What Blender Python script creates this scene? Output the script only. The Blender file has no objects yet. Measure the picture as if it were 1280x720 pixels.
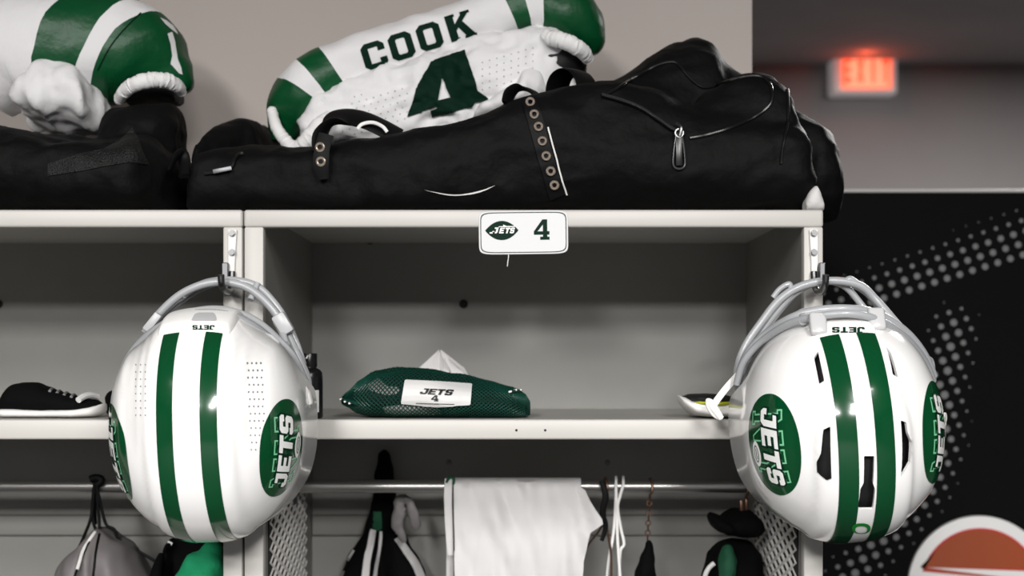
import bpy, bmesh, math, random
from mathutils import Vector, Matrix, noise
from mathutils.bvhtree import BVHTree
from mathutils.geometry import tessellate_polygon
random.seed(4)
D = 1.8                # camera distance to the plane of the locker fronts (y = 0)
CZ = 1.55              # eye height
SC = bpy.context.scene
COL = SC.collection
PI = math.pi
V = Vector

def W(px, py, y):
    """point of the place at depth y that the photograph shows at (px, py)"""
    k = (D + y) / D / 1000.0
    return V(((px - 640) * k, y, CZ + (454 - py) * k))

# ------------------------------------------------------------------ materials
def lin(c):
    c /= 255.0
    return c / 12.92 if c <= 0.04045 else ((c + 0.055) / 1.055) ** 2.4
def rgb(r, g, b): return (lin(r), lin(g), lin(b), 1)

def mat(name, col, rough=0.5, metal=0.0, spec=0.5, coat=0.0, var=0.0, vscale=6.0, bump=0.0, bscale=80.0,
        emit=None, estr=0.0, sheen=0.0, bdist=0.002, trans=0.0, detail=3.0):
    m = bpy.data.materials.new(name); m.use_nodes = True
    nt = m.node_tree; b = nt.nodes['Principled BSDF']
    b.inputs['Base Color'].default_value = col
    b.inputs['Roughness'].default_value = rough
    b.inputs['Metallic'].default_value = metal
    b.inputs['Specular IOR Level'].default_value = spec
    b.inputs['Coat Weight'].default_value = coat
    b.inputs['Coat Roughness'].default_value = 0.05
    b.inputs['Sheen Weight'].default_value = sheen
    b.inputs['Transmission Weight'].default_value = trans
    if emit:
        b.inputs['Emission Color'].default_value = emit
        b.inputs['Emission Strength'].default_value = estr
    tc = nt.nodes.new('ShaderNodeTexCoord')
    if var:
        n = nt.nodes.new('ShaderNodeTexNoise'); n.inputs['Scale'].default_value = vscale; n.inputs['Detail'].default_value = detail
        r = nt.nodes.new('ShaderNodeMapRange')
        r.inputs['From Min'].default_value = .3; r.inputs['From Max'].default_value = .7
        r.inputs['To Min'].default_value = 1 - var; r.inputs['To Max'].default_value = 1 + var
        mx = nt.nodes.new('ShaderNodeVectorMath'); mx.operation = 'SCALE'
        mx.inputs[0].default_value = col[:3]
        nt.links.new(tc.outputs['Object'], n.inputs['Vector'])
        nt.links.new(n.outputs['Fac'], r.inputs['Value'])
        nt.links.new(r.outputs['Result'], mx.inputs['Scale'])
        nt.links.new(mx.outputs['Vector'], b.inputs['Base Color'])
    if bump:
        n = nt.nodes.new('ShaderNodeTexNoise'); n.inputs['Scale'].default_value = bscale; n.inputs['Detail'].default_value = 4
        bp = nt.nodes.new('ShaderNodeBump'); bp.inputs['Strength'].default_value = bump; bp.inputs['Distance'].default_value = bdist
        nt.links.new(tc.outputs['Object'], n.inputs['Vector'])
        nt.links.new(n.outputs['Fac'], bp.inputs['Height'])
        nt.links.new(bp.outputs['Normal'], b.inputs['Normal'])
    return m

M = {}
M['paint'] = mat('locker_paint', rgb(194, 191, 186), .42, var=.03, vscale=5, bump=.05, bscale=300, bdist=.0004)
M['paint_shaded'] = mat('locker_paint_shaded', rgb(134, 133, 129), .5, var=.06, vscale=7, bump=.05, bscale=250, bdist=.0005)  # same paint as the fronts, darkened to put the inside shade into its colour
M['paint_half_shaded'] = mat('locker_paint_half_shaded', rgb(172, 170, 165), .45, var=.05, vscale=7)  # same locker paint again, part darkened for the shade on the shelf tray
M['steel'] = mat('brushed_steel', rgb(150, 148, 146), .3, .9, bump=.05, bscale=400, bdist=.0003)
M['zinc'] = mat('zinc_plate', rgb(120, 120, 123), .45, .8)
M['hookplate'] = mat('white_painted_steel', rgb(232, 230, 226), .35)
M['dark'] = mat('dark_gap', rgb(18, 18, 18), .8)
M['shell'] = mat('white_polycarbonate', rgb(244, 243, 242), .16, spec=.5, coat=.6)
M['bumper'] = mat('white_vinyl', rgb(240, 239, 237), .35)
M['green_gloss'] = mat('green_vinyl_decal', rgb(3, 66, 34), .15, coat=.5, var=.06, vscale=20)
M['green_dark'] = mat('dark_green_print', rgb(2, 38, 25), .6, spec=.12)
M['white_print'] = mat('white_print', rgb(240, 240, 238), .3)
M['mint'] = mat('mint_outline_print', rgb(120, 196, 150), .3)
M['mask'] = mat('grey_coated_steel', rgb(166, 168, 171), .32, coat=.2)
M['clip'] = mat('clear_plastic_clip', rgb(196, 196, 197), .18, spec=.6)
M['clipgrey'] = mat('grey_plastic_clip', rgb(185, 186, 188), .35)
M['pad'] = mat('black_foam_liner', rgb(11, 11, 12), .7)
M['strapw'] = mat('white_webbing', rgb(236, 234, 232), .6, bump=.2, bscale=500, bdist=.0004)
M['blackfab'] = mat('black_bag_canvas', rgb(6, 6, 6.5), .68, spec=.14, var=.25, vscale=9, bump=.6, bscale=38, bdist=.006, detail=4)
M['blackfab2'] = mat('black_webbing', rgb(6, 6, 6.5), .6, spec=.18, bump=.3, bscale=600, bdist=.0006)
M['piping'] = mat('black_piping', rgb(16, 16, 16), .3)
M['blackmesh'] = mat('black_ventilated_fabric', rgb(11, 11, 11), .5, spec=.3, bump=.9, bscale=500, bdist=.002)
M['cloth_black'] = mat('black_cloth', rgb(8, 8, 8.5), .9, spec=.1, var=.25, vscale=14, bump=.3, bscale=200, bdist=.001)
M['brass'] = mat('tan_grommet_metal', rgb(205, 190, 175), .28, .85)
M['chrome'] = mat('bright_metal', rgb(110, 110, 111), .35, 1.0)
M['jwhite'] = mat('white_jersey_knit', rgb(222, 221, 222), .75, bump=.5, bscale=26, bdist=.005, detail=4)
M['jgreen'] = mat('green_jersey_satin', rgb(1, 70, 36), .42, spec=.35, var=.15, vscale=14, bump=.5, bscale=22, bdist=.008)
M['jdark'] = mat('dark_green_twill', rgb(2, 34, 23), .75, spec=.12, bump=.15, bscale=400, bdist=.0004)
M['cuff'] = mat('white_elastic_knit', rgb(226, 225, 225), .8, bump=.6, bscale=220, bdist=.001)
M['net'] = mat('green_netting', rgb(4, 62, 50), .5)
M['netin'] = mat('dark_green_cloth', rgb(5, 18, 17), .8, var=.3, vscale=20, bump=.4, bscale=90, bdist=.003)
M['cloth_white'] = mat('white_cotton', rgb(208, 206, 206), .85, bump=.35, bscale=40, bdist=.003)
M['cloth_grey'] = mat('grey_nylon', rgb(112, 108, 108), .6, bump=.3, bscale=30, bdist=.004)
M['cloth_green'] = mat('bright_green_towel', rgb(8, 140, 92), .85, bump=.6, bscale=160, bdist=.002)
M['cloth_dgreen'] = mat('deep_green_cloth', rgb(8, 74, 48), .8, bump=.4, bscale=160, bdist=.002)
M['plastic_black'] = mat('black_plastic', rgb(20, 20, 22), .3)
M['label'] = mat('paper_label', rgb(214, 213, 212), .6)
M['ink'] = mat('black_ink', rgb(16, 16, 17), .6)
M['greyink'] = mat('grey_ink', rgb(120, 120, 122), .6)
M['plate'] = mat('white_magnet_sheet', rgb(208, 209, 210), .35)
M['copper'] = mat('brown_coated_wire', rgb(96, 72, 58), .35, .6)
M['yellow'] = mat('yellow_green_rubber', rgb(176, 180, 30), .5)
M['wall'] = mat('warm_grey_plaster', rgb(180, 171, 166), .85, var=.04, vscale=2, bump=.12, bscale=260, bdist=.001)
M['wallfar'] = mat('grey_wall_paint', rgb(142, 137, 137), .85, var=.05, vscale=2)
M['ceil'] = mat('grey_ceiling_board', rgb(165, 160, 160), .9, var=.06, vscale=3)
M['wallroom'] = mat('dark_grey_wall_paint', rgb(34, 34, 35), .8)
M['floor'] = mat('dark_carpet', rgb(58, 58, 60), .95, var=.2, vscale=60, bump=.4, bscale=300)
M['panel'] = mat('black_wall_graphic', rgb(7, 7, 7.5), .75, spec=.1, var=.08, vscale=30)
M['trimw'] = mat('pale_cap_strip', rgb(190, 188, 186), .5)
M['dot'] = mat('grey_printed_dots', rgb(106, 106, 107), .6)
M['sign'] = mat('white_round_sign', rgb(226, 225, 224), .5)
M['orange'] = mat('burnt_orange_print', rgb(150, 62, 14), .5)
M['red'] = mat('red_print', rgb(190, 30, 36), .5)
M['exitbox'] = mat('translucent_white_housing', rgb(205, 200, 200), .4, emit=rgb(205, 196, 196), estr=.22)
M['exitface'] = mat('lit_exit_panel', rgb(255, 160, 130), .5, emit=rgb(255, 158, 122), estr=1.0)
M['exitred'] = mat('lit_exit_letters', rgb(240, 60, 35), .5, emit=rgb(250, 96, 60), estr=1.0)

# ------------------------------------------------------------------ object helpers
def props(o, label=None, cat=None, group=None, kind=None):
    if label: o['label'] = label
    if cat: o['category'] = cat
    if group: o['group'] = group
    if kind: o['kind'] = kind
    return o

def thing(name, label, cat, loc, group=None):
    o = bpy.data.objects.new(name, None); COL.objects.link(o)
    o.empty_display_size = .05
    o.location = loc
    return props(o, label, cat, group)

def base(o):
    v = V((0, 0, 0))
    while o is not None:
        v = v + o.location; o = o.parent
    return v

def mk(name, vf, m, parent=None, smooth=True, sharp=40, label=None, cat=None, group=None, kind=None):
    """vf = (verts in world space, faces) -> one mesh object"""
    vs, fs = vf
    vs = [V(v) for v in vs]
    if parent is not None:
        off = base(parent)
        loc = V((0, 0, 0))
    else:
        xs = [v.x for v in vs]; ys = [v.y for v in vs]; zs = [v.z for v in vs]
        off = V(((min(xs) + max(xs)) / 2, (min(ys) + max(ys)) / 2, min(zs)))
        loc = off
    me = bpy.data.meshes.new(name)
    me.from_pydata([tuple(v - off) for v in vs], [], fs)
    me.validate(); me.update()
    if smooth:
        me.polygons.foreach_set('use_smooth', [True] * len(me.polygons))
        if sharp: me.set_sharp_from_angle(angle=math.radians(sharp))
    me.materials.append(m)
    o = bpy.data.objects.new(name, me); COL.objects.link(o)
    o.location = loc
    if parent is not None: o.parent = parent
    return props(o, label, cat, group, kind)

def join(*parts):
    vs, fs = [], []
    for a, b in parts:
        n = len(vs); vs += [V(v) for v in a]; fs += [tuple(i + n for i in f) for f in b]
    return vs, fs

def from_bm(bm):
    bm.verts.index_update()
    r = [v.co.copy() for v in bm.verts], [tuple(v.index for v in f.verts) for f in bm.faces]
    bm.free(); return r

def box(x0, x1, y0, y1, z0, z1, bev=0.0, seg=2):
    bm = bmesh.new()
    bmesh.ops.create_cube(bm, size=1)
    for v in bm.verts:
        v.co = V(((x0 + x1) / 2 + v.co.x * (x1 - x0), (y0 + y1) / 2 + v.co.y * (y1 - y0), (z0 + z1) / 2 + v.co.z * (z1 - z0)))
    if bev: bmesh.ops.bevel(bm, geom=bm.edges[:], offset=bev, segments=seg, profile=.5, affect='EDGES')
    return from_bm(bm)

def cat_rom(pts, n=8, closed=False):
    pts = [V(p) for p in pts]; out = []; N = len(pts)
    rng = N if closed else N - 1
    for i in range(rng):
        if closed: p0, p1, p2, p3 = pts[i - 1], pts[i], pts[(i + 1) % N], pts[(i + 2) % N]
        else: p0, p1, p2, p3 = pts[max(i - 1, 0)], pts[i], pts[i + 1], pts[min(i + 2, N - 1)]
        for k in range(n):
            t = k / n
            out.append(.5 * ((2 * p1) + (p2 - p0) * t + (2 * p0 - 5 * p1 + 4 * p2 - p3) * t * t + (3 * p1 - p0 - 3 * p2 + p3) * t ** 3))
    if not closed: out.append(pts[-1])
    return out

def tube(pts, r, n=10, sub=6, closed=False, flat=None, flat_axis=None):
    """swept tube; r number or list per control point; flat=(a,b) scales section along the frame axes"""
    P = cat_rom(pts, sub, closed) if sub > 1 else [V(p) for p in pts]
    if isinstance(r, (int, float)): R = [r] * len(P)
    else:
        R = [q.x for q in cat_rom([(x, 0, 0) for x in r], sub, closed)] if sub > 1 else list(r)
    L = len(P); T = []
    for i in range(L):
        if closed: t = P[(i + 1) % L] - P[i - 1]
        else: t = P[min(i + 1, L - 1)] - P[max(i - 1, 0)]
        if t.length < 1e-9: t = V((0, 0, 1))
        T.append(t.normalized())
    a = V(flat_axis) if flat_axis else (V((0, 1, 0)) if abs(T[0].y) < .9 else V((1, 0, 0)))
    vs = []; fs = []
    nrm = (a - T[0] * a.dot(T[0])).normalized()
    for i in range(L):
        if flat_axis: nrm = V(flat_axis)
        nrm = (nrm - T[i] * nrm.dot(T[i]))
        if nrm.length < 1e-6: nrm = T[i].orthogonal()
        nrm.normalize()
        b = T[i].cross(nrm)
        fa, fb = flat if flat else (1, 1)
        for k in range(n):
            q = 2 * PI * k / n
            vs.append(P[i] + nrm * (math.cos(q) * R[i] * fa) + b * (math.sin(q) * R[i] * fb))
    for i in range(L if closed else L - 1):
        j = (i + 1) % L
        for k in range(n):
            k2 = (k + 1) % n
            fs.append((i * n + k, i * n + k2, j * n + k2, j * n + k))
    if not closed:
        fs.append(tuple(range(n - 1, -1, -1))); fs.append(tuple((L - 1) * n + k for k in range(n)))
    return vs, fs

def prism(poly, y0, y1, axis='y'):
    """poly = list of (x,z) in world; extruded from y0 to y1"""
    n = len(poly)
    vs = [V((x, y0, z)) for x, z in poly] + [V((x, y1, z)) for x, z in poly]
    fs = [tuple(range(n)), tuple(range(2 * n - 1, n - 1, -1))]
    for i in range(n):
        j = (i + 1) % n
        fs.append((i, i + n, j + n, j))
    return vs, fs

def bevelled(vf, off, seg=2, ang=30):
    bm = bmesh.new(); vv = [bm.verts.new(v) for v in vf[0]]
    for f in vf[1]:
        try: bm.faces.new([vv[i] for i in f])
        except ValueError: pass
    bmesh.ops.recalc_face_normals(bm, faces=bm.faces)
    es = [e for e in bm.edges if len(e.link_faces) == 2 and e.calc_face_angle() > math.radians(ang)]
    bmesh.ops.bevel(bm, geom=es, offset=off, segments=seg, profile=.5, affect='EDGES')
    return from_bm(bm)

def loft(rings, cap=True):
    n = len(rings[0]); vs = [V(p) for r in rings for p in r]; fs = []
    for i in range(len(rings) - 1):
        for k in range(n):
            k2 = (k + 1) % n
            fs.append((i * n + k, i * n + k2, (i + 1) * n + k2, (i + 1) * n + k))
    if cap:
        fs.append(tuple(range(n - 1, -1, -1))); fs.append(tuple((len(rings) - 1) * n + k for k in range(n)))
    return vs, fs

def cyl(c, axis, r, h, n=24, r2=None):
    axis = V(axis).normalized(); u = axis.orthogonal().normalized(); w = axis.cross(u)
    r2 = r if r2 is None else r2
    ring = lambda cc, rr: [cc + u * (rr * math.cos(2 * PI * k / n)) + w * (rr * math.sin(2 * PI * k / n)) for k in range(n)]
    return loft([ring(V(c), r), ring(V(c) + axis * h, r2)])

def lathe(profile, c, n=32):
    """profile [(r,z)...] around the vertical axis at c"""
    c = V(c)
    return loft([[c + V((r * math.cos(2 * PI * k / n), r * math.sin(2 * PI * k / n), z)) for k in range(n)] for r, z in profile])

def torus(c, axis, R, r, n=20, m=8):
    axis = V(axis).normalized(); u = axis.orthogonal().normalized(); w = axis.cross(u); c = V(c)
    vs = []; fs = []
    for i in range(n):
        d = u * math.cos(2 * PI * i / n) + w * math.sin(2 * PI * i / n)
        for k in range(m):
            q = 2 * PI * k / m
            vs.append(c + d * (R + r * math.cos(q)) + axis * (r * math.sin(q)))
    for i in range(n):
        for k in range(m):
            fs.append((i * m + k, ((i + 1) % n) * m + k, ((i + 1) % n) * m + (k + 1) % m, i * m + (k + 1) % m))
    return vs, fs

def lerp_table(tab, x):
    if x <= tab[0][0]: return tab[0][1:]
    for a, b in zip(tab, tab[1:]):
        if x <= b[0]:
            t = (x - a[0]) / (b[0] - a[0]); t = t * t * (3 - 2 * t) * .5 + t * .5
            return [p + (q - p) * t for p, q in zip(a[1:], b[1:])]
    return tab[-1][1:]

def sections_loft(tab, n=40, m=28, ex=2.6, zbot=None):
    """tab rows: (px, top_py, bottom_py, y_front, y_back). Closed lump whose outline follows the rows."""
    rings = []
    x0, x1 = tab[0][0], tab[-1][0]
    for i in range(n + 1):
        px = x0 + (x1 - x0) * i / n
        tp, bp, yf, yb = lerp_table(tab, px)
        ym = (yf + yb) / 2
        a = W(px, tp, ym); b = W(px, bp, ym)
        if zbot is not None: b.z = zbot
        if a.z - b.z < .004: a.z = b.z + .004
        zc = (a.z + b.z) / 2; hz = (a.z - b.z) / 2; hy = (yb - yf) / 2
        ring = []
        for k in range(m):
            q = 2 * PI * k / m; c, s = math.cos(q), math.sin(q)
            ring.append(V((a.x, ym + hy * math.copysign(abs(c) ** (2 / ex), c), zc + hz * math.copysign(abs(s) ** (2 / ex), s))))
        rings.append(ring)
    return loft(rings)

def realise(vf, mods):
    me = bpy.data.meshes.new('tmp'); me.from_pydata([tuple(v) for v in vf[0]], [], vf[1]); me.update()
    o = bpy.data.objects.new('tmp', me); COL.objects.link(o)
    for fn in mods: fn(o)
    bpy.context.view_layer.update()
    dg = bpy.context.evaluated_depsgraph_get()
    ev = o.evaluated_get(dg); em = ev.to_mesh()
    vs = [v.co.copy() for v in em.vertices]; fs = [tuple(p.vertices) for p in em.polygons]
    nr = [v.normal.copy() for v in em.vertices]
    ev.to_mesh_clear()
    bpy.data.objects.remove(o); bpy.data.meshes.remove(me)
    return vs, fs, nr

def fuse(parts, voxel=.006, smooth=6, disp=None):
    def rm(o):
        x = o.modifiers.new('r', 'REMESH'); x.mode = 'VOXEL'; x.voxel_size = voxel
        if smooth:
            s = o.modifiers.new('s', 'SMOOTH'); s.iterations = smooth; s.factor = .5
    vs, fs, nr = realise(join(*parts), [rm])
    if disp: vs = [v + n * disp(v) for v, n in zip(vs, nr)]
    return vs, fs

def folds(amp, sc, seed=0.0, stretch=(1, 1, 1)):
    def f(v):
        p = V((v.x * stretch[0], v.y * stretch[1], v.z * stretch[2])) * sc + V((seed, seed * 1.7, -seed))
        a = noise.noise(p); b = noise.noise(p * 2.1 + V((3, 1, 7)))
        return amp * ((1 - abs(a) * 2.4) * .6 + b * .5)
    return f

def bvh(vf): return BVHTree.FromPolygons([tuple(v) for v in vf[0]], vf[1])

# ------------------------------------------------------------------ flat shapes and lettering
def xf(shape, sx=1, sy=1, ox=0, oy=0, shear=0, rot=0):
    c, s = math.cos(rot), math.sin(rot); out = []
    for ring in shape:
        r = []
        for x, y in ring:
            x2 = x * sx + y * sy * shear; y2 = y * sy
            r.append((ox + x2 * c - y2 * s, oy + x2 * s + y2 * c))
        out.append(r)
    return out

GL = {
 'C': [[(1,.36),(1,.15),(.8,0),(.2,0),(0,.15),(0,.85),(.2,1),(.8,1),(1,.85),(1,.64),(.7,.64),(.7,.8),(.3,.8),(.3,.2),(.7,.2),(.7,.36)]],
 'O': [[(.2,0),(.8,0),(1,.15),(1,.85),(.8,1),(.2,1),(0,.85),(0,.15)], [(.3,.24),(.3,.76),(.36,.8),(.64,.8),(.7,.76),(.7,.24),(.64,.2),(.36,.2)]],
 'K': [[(0,0),(.38,0),(.38,.1),(.32,.1),(.32,.36),(.42,.47),(.64,.1),(.58,.1),(.58,0),(1.05,0),(1.05,.1),(1.0,.1),(.64,.66),(.92,.9),(1,.9),(1,1),(.62,1),(.62,.9),(.32,.62),(.32,.9),(.38,.9),(.38,1),(0,1)]],
 '4': [[(.55,1),(.86,1),(.86,.42),(1,.42),(1,.25),(.86,.25),(.86,.15),(1,.15),(1,0),(.4,0),(.4,.15),(.58,.15),(.58,.25),(0,.25),(0,.42)], [(.58,.74),(.24,.42),(.58,.42)]],
 'J': [[(.3,1),(1,1),(1,.2),(.8,0),(.18,0),(0,.18),(0,.4),(.34,.4),(.34,.24),(.64,.24),(.64,.8),(.3,.8)]],
 'E': [[(0,0),(1,0),(1,.23),(.38,.23),(.38,.4),(.9,.4),(.9,.61),(.38,.61),(.38,.78),(1,.78),(1,1),(0,1)]],
 'T': [[(0,1),(1,1),(1,.75),(.68,.75),(.68,0),(.32,0),(.32,.75),(0,.75)]],
 'S': [[(0,.3),(0,.12),(.15,0),(.85,0),(1,.12),(1,.5),(.85,.6),(.36,.6),(.36,.78),(.64,.78),(.64,.7),(1,.7),(1,.88),(.85,1),(.15,1),(0,.88),(0,.5),(.15,.4),(.64,.4),(.64,.22),(.36,.22),(.36,.3)]],
 'N': [[(0,0),(.42,0),(.42,.14),(.34,.14),(.34,.58),(.72,0),(.9,0),(.9,.86),(1,.86),(1,1),(.58,1),(.58,.86),(.68,.86),(.68,.42),(.3,1),(0,1),(0,.86),(.1,.86),(.1,.14),(0,.14)]],
 'Y': [[(.28,0),(.72,0),(.72,.14),(.62,.14),(.62,.42),(.9,.86),(1,.86),(1,1),(.6,1),(.6,.86),(.66,.86),(.5,.6),(.34,.86),(.4,.86),(.4,1),(0,1),(0,.86),(.1,.86),(.38,.42),(.38,.14),(.28,.14)]],
 'X': [[(0,0),(.34,0),(.5,.3),(.66,0),(1,0),(.68,.5),(1,1),(.66,1),(.5,.7),(.34,1),(0,1),(.32,.5)]],
 'I': [[(.33,0),(.67,0),(.67,1),(.33,1)]],
}
def word(txt, h, wr=.8, gap=.12, shear=0.0, ox=0, oy=0, rot=0):
    """list of shapes, centred on ox, oy; h = height, wr = width/height"""
    w = h * wr; g = h * gap; tot = len(txt) * w + (len(txt) - 1) * g
    c, s = math.cos(rot), math.sin(rot); out = []
    for i, ch in enumerate(txt):
        sh = xf(GL[ch], w, h, -tot / 2 + i * (w + g), -h / 2, shear)
        sh = [[(x - shear * h / 2, y) for x, y in r] for r in sh]
        out.append(xf(sh, 1, 1, ox, oy, 0, rot))
    return out

def ell(cx, cy, a, b, n=48, rot=0, p=2.0):
    r = []
    for k in range(n):
        q = 2 * PI * k / n; c, s = math.cos(q), math.sin(q)
        x = a * math.copysign(abs(c) ** (2 / p), c); y = b * math.copysign(abs(s) ** (2 / p), s)
        r.append((cx + x * math.cos(rot) - y * math.sin(rot), cy + x * math.sin(rot) + y * math.cos(rot)))
    return r

def inset(ring, w):
    n = len(ring); A = sum(ring[i][0] * ring[(i + 1) % n][1] - ring[(i + 1) % n][0] * ring[i][1] for i in range(n))
    sg = 1 if A > 0 else -1; out = []
    for i in range(n):
        p0, p1, p2 = V(ring[i - 1]), V(ring[i]), V(ring[(i + 1) % n])
        d1 = (p1 - p0).normalized(); d2 = (p2 - p1).normalized()
        n1 = V((-d1.y, d1.x)) * sg; n2 = V((-d2.y, d2.x)) * sg
        b = n1 + n2
        if b.length < 1e-6: b = n1
        b.normalize(); c = max(.35, b.dot(n1))
        q = p1 + b * (w / c); out.append((q.x, q.y))
    return out

def outline(shape, w): return [shape[0], inset(shape[0], w)]

def flat2d(shapes, h=None, iters=7):
    """tessellate a list of shapes (each [outer, hole...]) -> verts2d, tris, refined to edges under h"""
    bm = bmesh.new()
    for sh in shapes:
        flat = [p for r in sh for p in r]
        vv = [bm.verts.new((x, y, 0)) for x, y in flat]
        for t in tessellate_polygon([[V((x, y, 0)) for x, y in r] for r in sh]):
            try: bm.faces.new([vv[i] for i in t])
            except ValueError: pass
    if h:
        for _ in range(iters):
            le = [e for e in bm.edges if e.calc_length() > h]
            if not le: break
            bmesh.ops.subdivide_edges(bm, edges=le, cuts=1, use_grid_fill=False)
            bmesh.ops.triangulate(bm, faces=[f for f in bm.faces if len(f.verts) > 3])
    bmesh.ops.recalc_face_normals(bm, faces=bm.faces)
    return from_bm(bm)

CAM = V((0, -D, CZ))
def on_surface(tree, px, py, off=.0008, ydef=.1):
    tgt = W(px, py, 0); d = (tgt - CAM).normalized()
    hit = tree.ray_cast(CAM, d)
    if hit[0] is None: return None
    n = hit[1]
    if n.dot(d) > 0: n = -n
    return hit[0] - d * off * .5 + n * off * .5

def decal(tree, shapes, h=5, off=.0008):
    """lay flat shapes (photo measures) onto a cloth surface"""
    vs, fs = flat2d(shapes, h)
    out = []; ok = []
    for v in vs:
        q = on_surface(tree, v.x, v.y, off); out.append(q); ok.append(q is not None)
    remap = {}; nv = []
    for i, q in enumerate(out):
        if q is not None: remap[i] = len(nv); nv.append(q)
    nf = [tuple(remap[i] for i in f) for f in fs if all(ok[i] for i in f)]
    return nv, nf

def path_on(tree, pts, off=.001, sub=5):
    P = cat_rom([(x, y, 0) for x, y in pts], sub); out = []
    for p in P:
        q = on_surface(tree, p.x, p.y, off)
        if q is not None: out.append(q)
    return out

def ribbon_shape(pts, w, sub=6):
    P = cat_rom([(x, y, 0) for x, y in pts], sub); L = []; R = []
    for i, p in enumerate(P):
        t = (P[min(i + 1, len(P) - 1)] - P[max(i - 1, 0)]).normalized()
        nn = V((-t.y, t.x, 0)); ww = w if isinstance(w, (int, float)) else w[0] + (w[1] - w[0]) * i / (len(P) - 1)
        L.append(((p + nn * ww / 2).x, (p + nn * ww / 2).y)); R.append(((p - nn * ww / 2).x, (p - nn * ww / 2).y))
    return [L + R[::-1]]

def flip(shape):   # text space (y up) to photo space (y down)
    return [[(x, -y) for x, y in r] for r in shape]

def cuff_tube(pts, r, sub=10, n=14, seed=1):
    """gathered elastic hem"""
    rnd = random.Random(seed)
    P = cat_rom(pts, sub); R = [q.x for q in cat_rom([(x, 0, 0) for x in r], sub)]
    R = [a * (1 + .06 * math.sin(i * 2.1 + rnd.random()) + rnd.uniform(-.04, .04)) for i, a in enumerate(R)]
    P = [p + V((0, rnd.uniform(-.001, .001), rnd.uniform(-.001, .001))) for p in P]
    return tube(P, R, n, 1)
# ================================================================== the setting
def struct(name, vf, m, parent=None, **k):
    return mk(name, vf, m, parent, kind='structure', smooth=False, **k)

struct('floor', box(-4.2, 4.2, -9, 5.2, -.05, 0), M['floor'])
struct('ceiling', box(-4.2, 4.2, -9, 5.2, 2.96, 3.0), M['ceil'])
struct('wall_far', box(-4.2, 4.2, 5.0, 5.1, 0, 2.96), M['wallfar'])
struct('wall_left', box(-4.2, -4.1, -9, 5.0, 0, 2.96), M['wallroom'])
struct('wall_right', box(4.1, 4.2, -9, 5.0, 0, 2.96), M['wallroom'])
struct('wall_front', box(-4.1, 4.1, -9, -8.9, 0, 2.96), M['wallroom'])
# the wall the lockers back onto; it ends flush with the last locker
XW = W(940, 300, .47).x
struct('wall_back', box(-4.1, XW, .47, .6, 0, 2.96), M['wall'])

# low wall with the printed dots, to the right behind the lockers
YP = .9
pz = W(0, 241, YP).z
low = struct('wall_right_low', box(XW - .2, 2.2, YP, YP + .1, 0, pz), M['panel'])
mk('trim_1', box(XW - .2, 2.2, YP - .008, YP + .108, pz, pz + .006, .002), M['trimw'], None, kind='structure', smooth=False)

def seg_d(p, a, b):
    t = max(0, min(1, (p - a).dot(b - a) / (b - a).length_squared)); return (p - (a + (b - a) * t)).length
ring_line = [V((1192, 410)), V((1182, 470)), V((1176, 560)), V((1158, 610)), V((1130, 645)), V((1098, 678)), V((1062, 722)), V((1040, 780))]
def dot_r(x, y):
    # upper band: rises to the right, full at its lower edge
    top = 352 - (x - 1030) * .40; low_ = 402 - (x - 1030) * .345
    r = 0
    if top - 6 < y < low_ + 6: r = 4.1 * min(1, (y - top + 6) / 42)
    d = min(seg_d(V((x, y)), a, b) for a, b in zip(ring_line, ring_line[1:]))
    if d < 40: r = max(r, 4.9 * (1 - (d / 40) ** 1.3))
    return max(0, r)
vs, fs = [], []
for i in range(-45, 75):
    for j in range(-45, 75):
        x = 1092.7 + i * 15.8 + j * 6.0; y = 347.3 - i * 4.9 + j * 12.6
        if not (1020 < x < 1600 and 245 < y < 800): continue
        r = dot_r(x, y)
        if r < .6: continue
        c = W(x, y, YP); rr = r * (D + YP) / D / 1000
        n = len(vs)
        vs += [c + V((rr * math.cos(2 * PI * k / 14), -.0012, rr * math.sin(2 * PI * k / 14))) for k in range(14)]
        fs.append(tuple(range(n, n + 14)))
mk('printed_dots', (vs, fs), M['dot'], low, smooth=False)

# round sign on the low wall
YS = YP - .012
c = W(1225, 735, YS); k = (D + YS) / D / 1000
t = thing('round_sign', 'round white sign with burnt orange centre on the black dotted wall', 'sign', (c.x, YP - .001, c.z))
disc = [(c.x + x * k, c.z + y * k) for x, y in ell(0, 0, 90, 90, 72)]
mk('sign_board', bevelled(prism(disc, YS, YP - .001), .002, 2), M['sign'], t)
seg = []
for q in range(0, 181, 4):
    a = math.radians(q); x, y = 75 * math.cos(a), 75 * math.sin(a)
    seg.append((x, y))
seg = [p for p in seg if p[1] > 20 - .0 * p[0]] 
seg += [(70, 8), (-68, 26)]
s3 = [(c.x + x * k, c.z + y * k) for x, y in seg]
mk('red_edging', prism(s3, YS - .0008, YS), M['red'], t, smooth=False)
s4 = inset(s3, .0035)
mk('orange_print', prism(s4, YS - .0016, YS - .0008), M['orange'], t, smooth=False)

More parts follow.
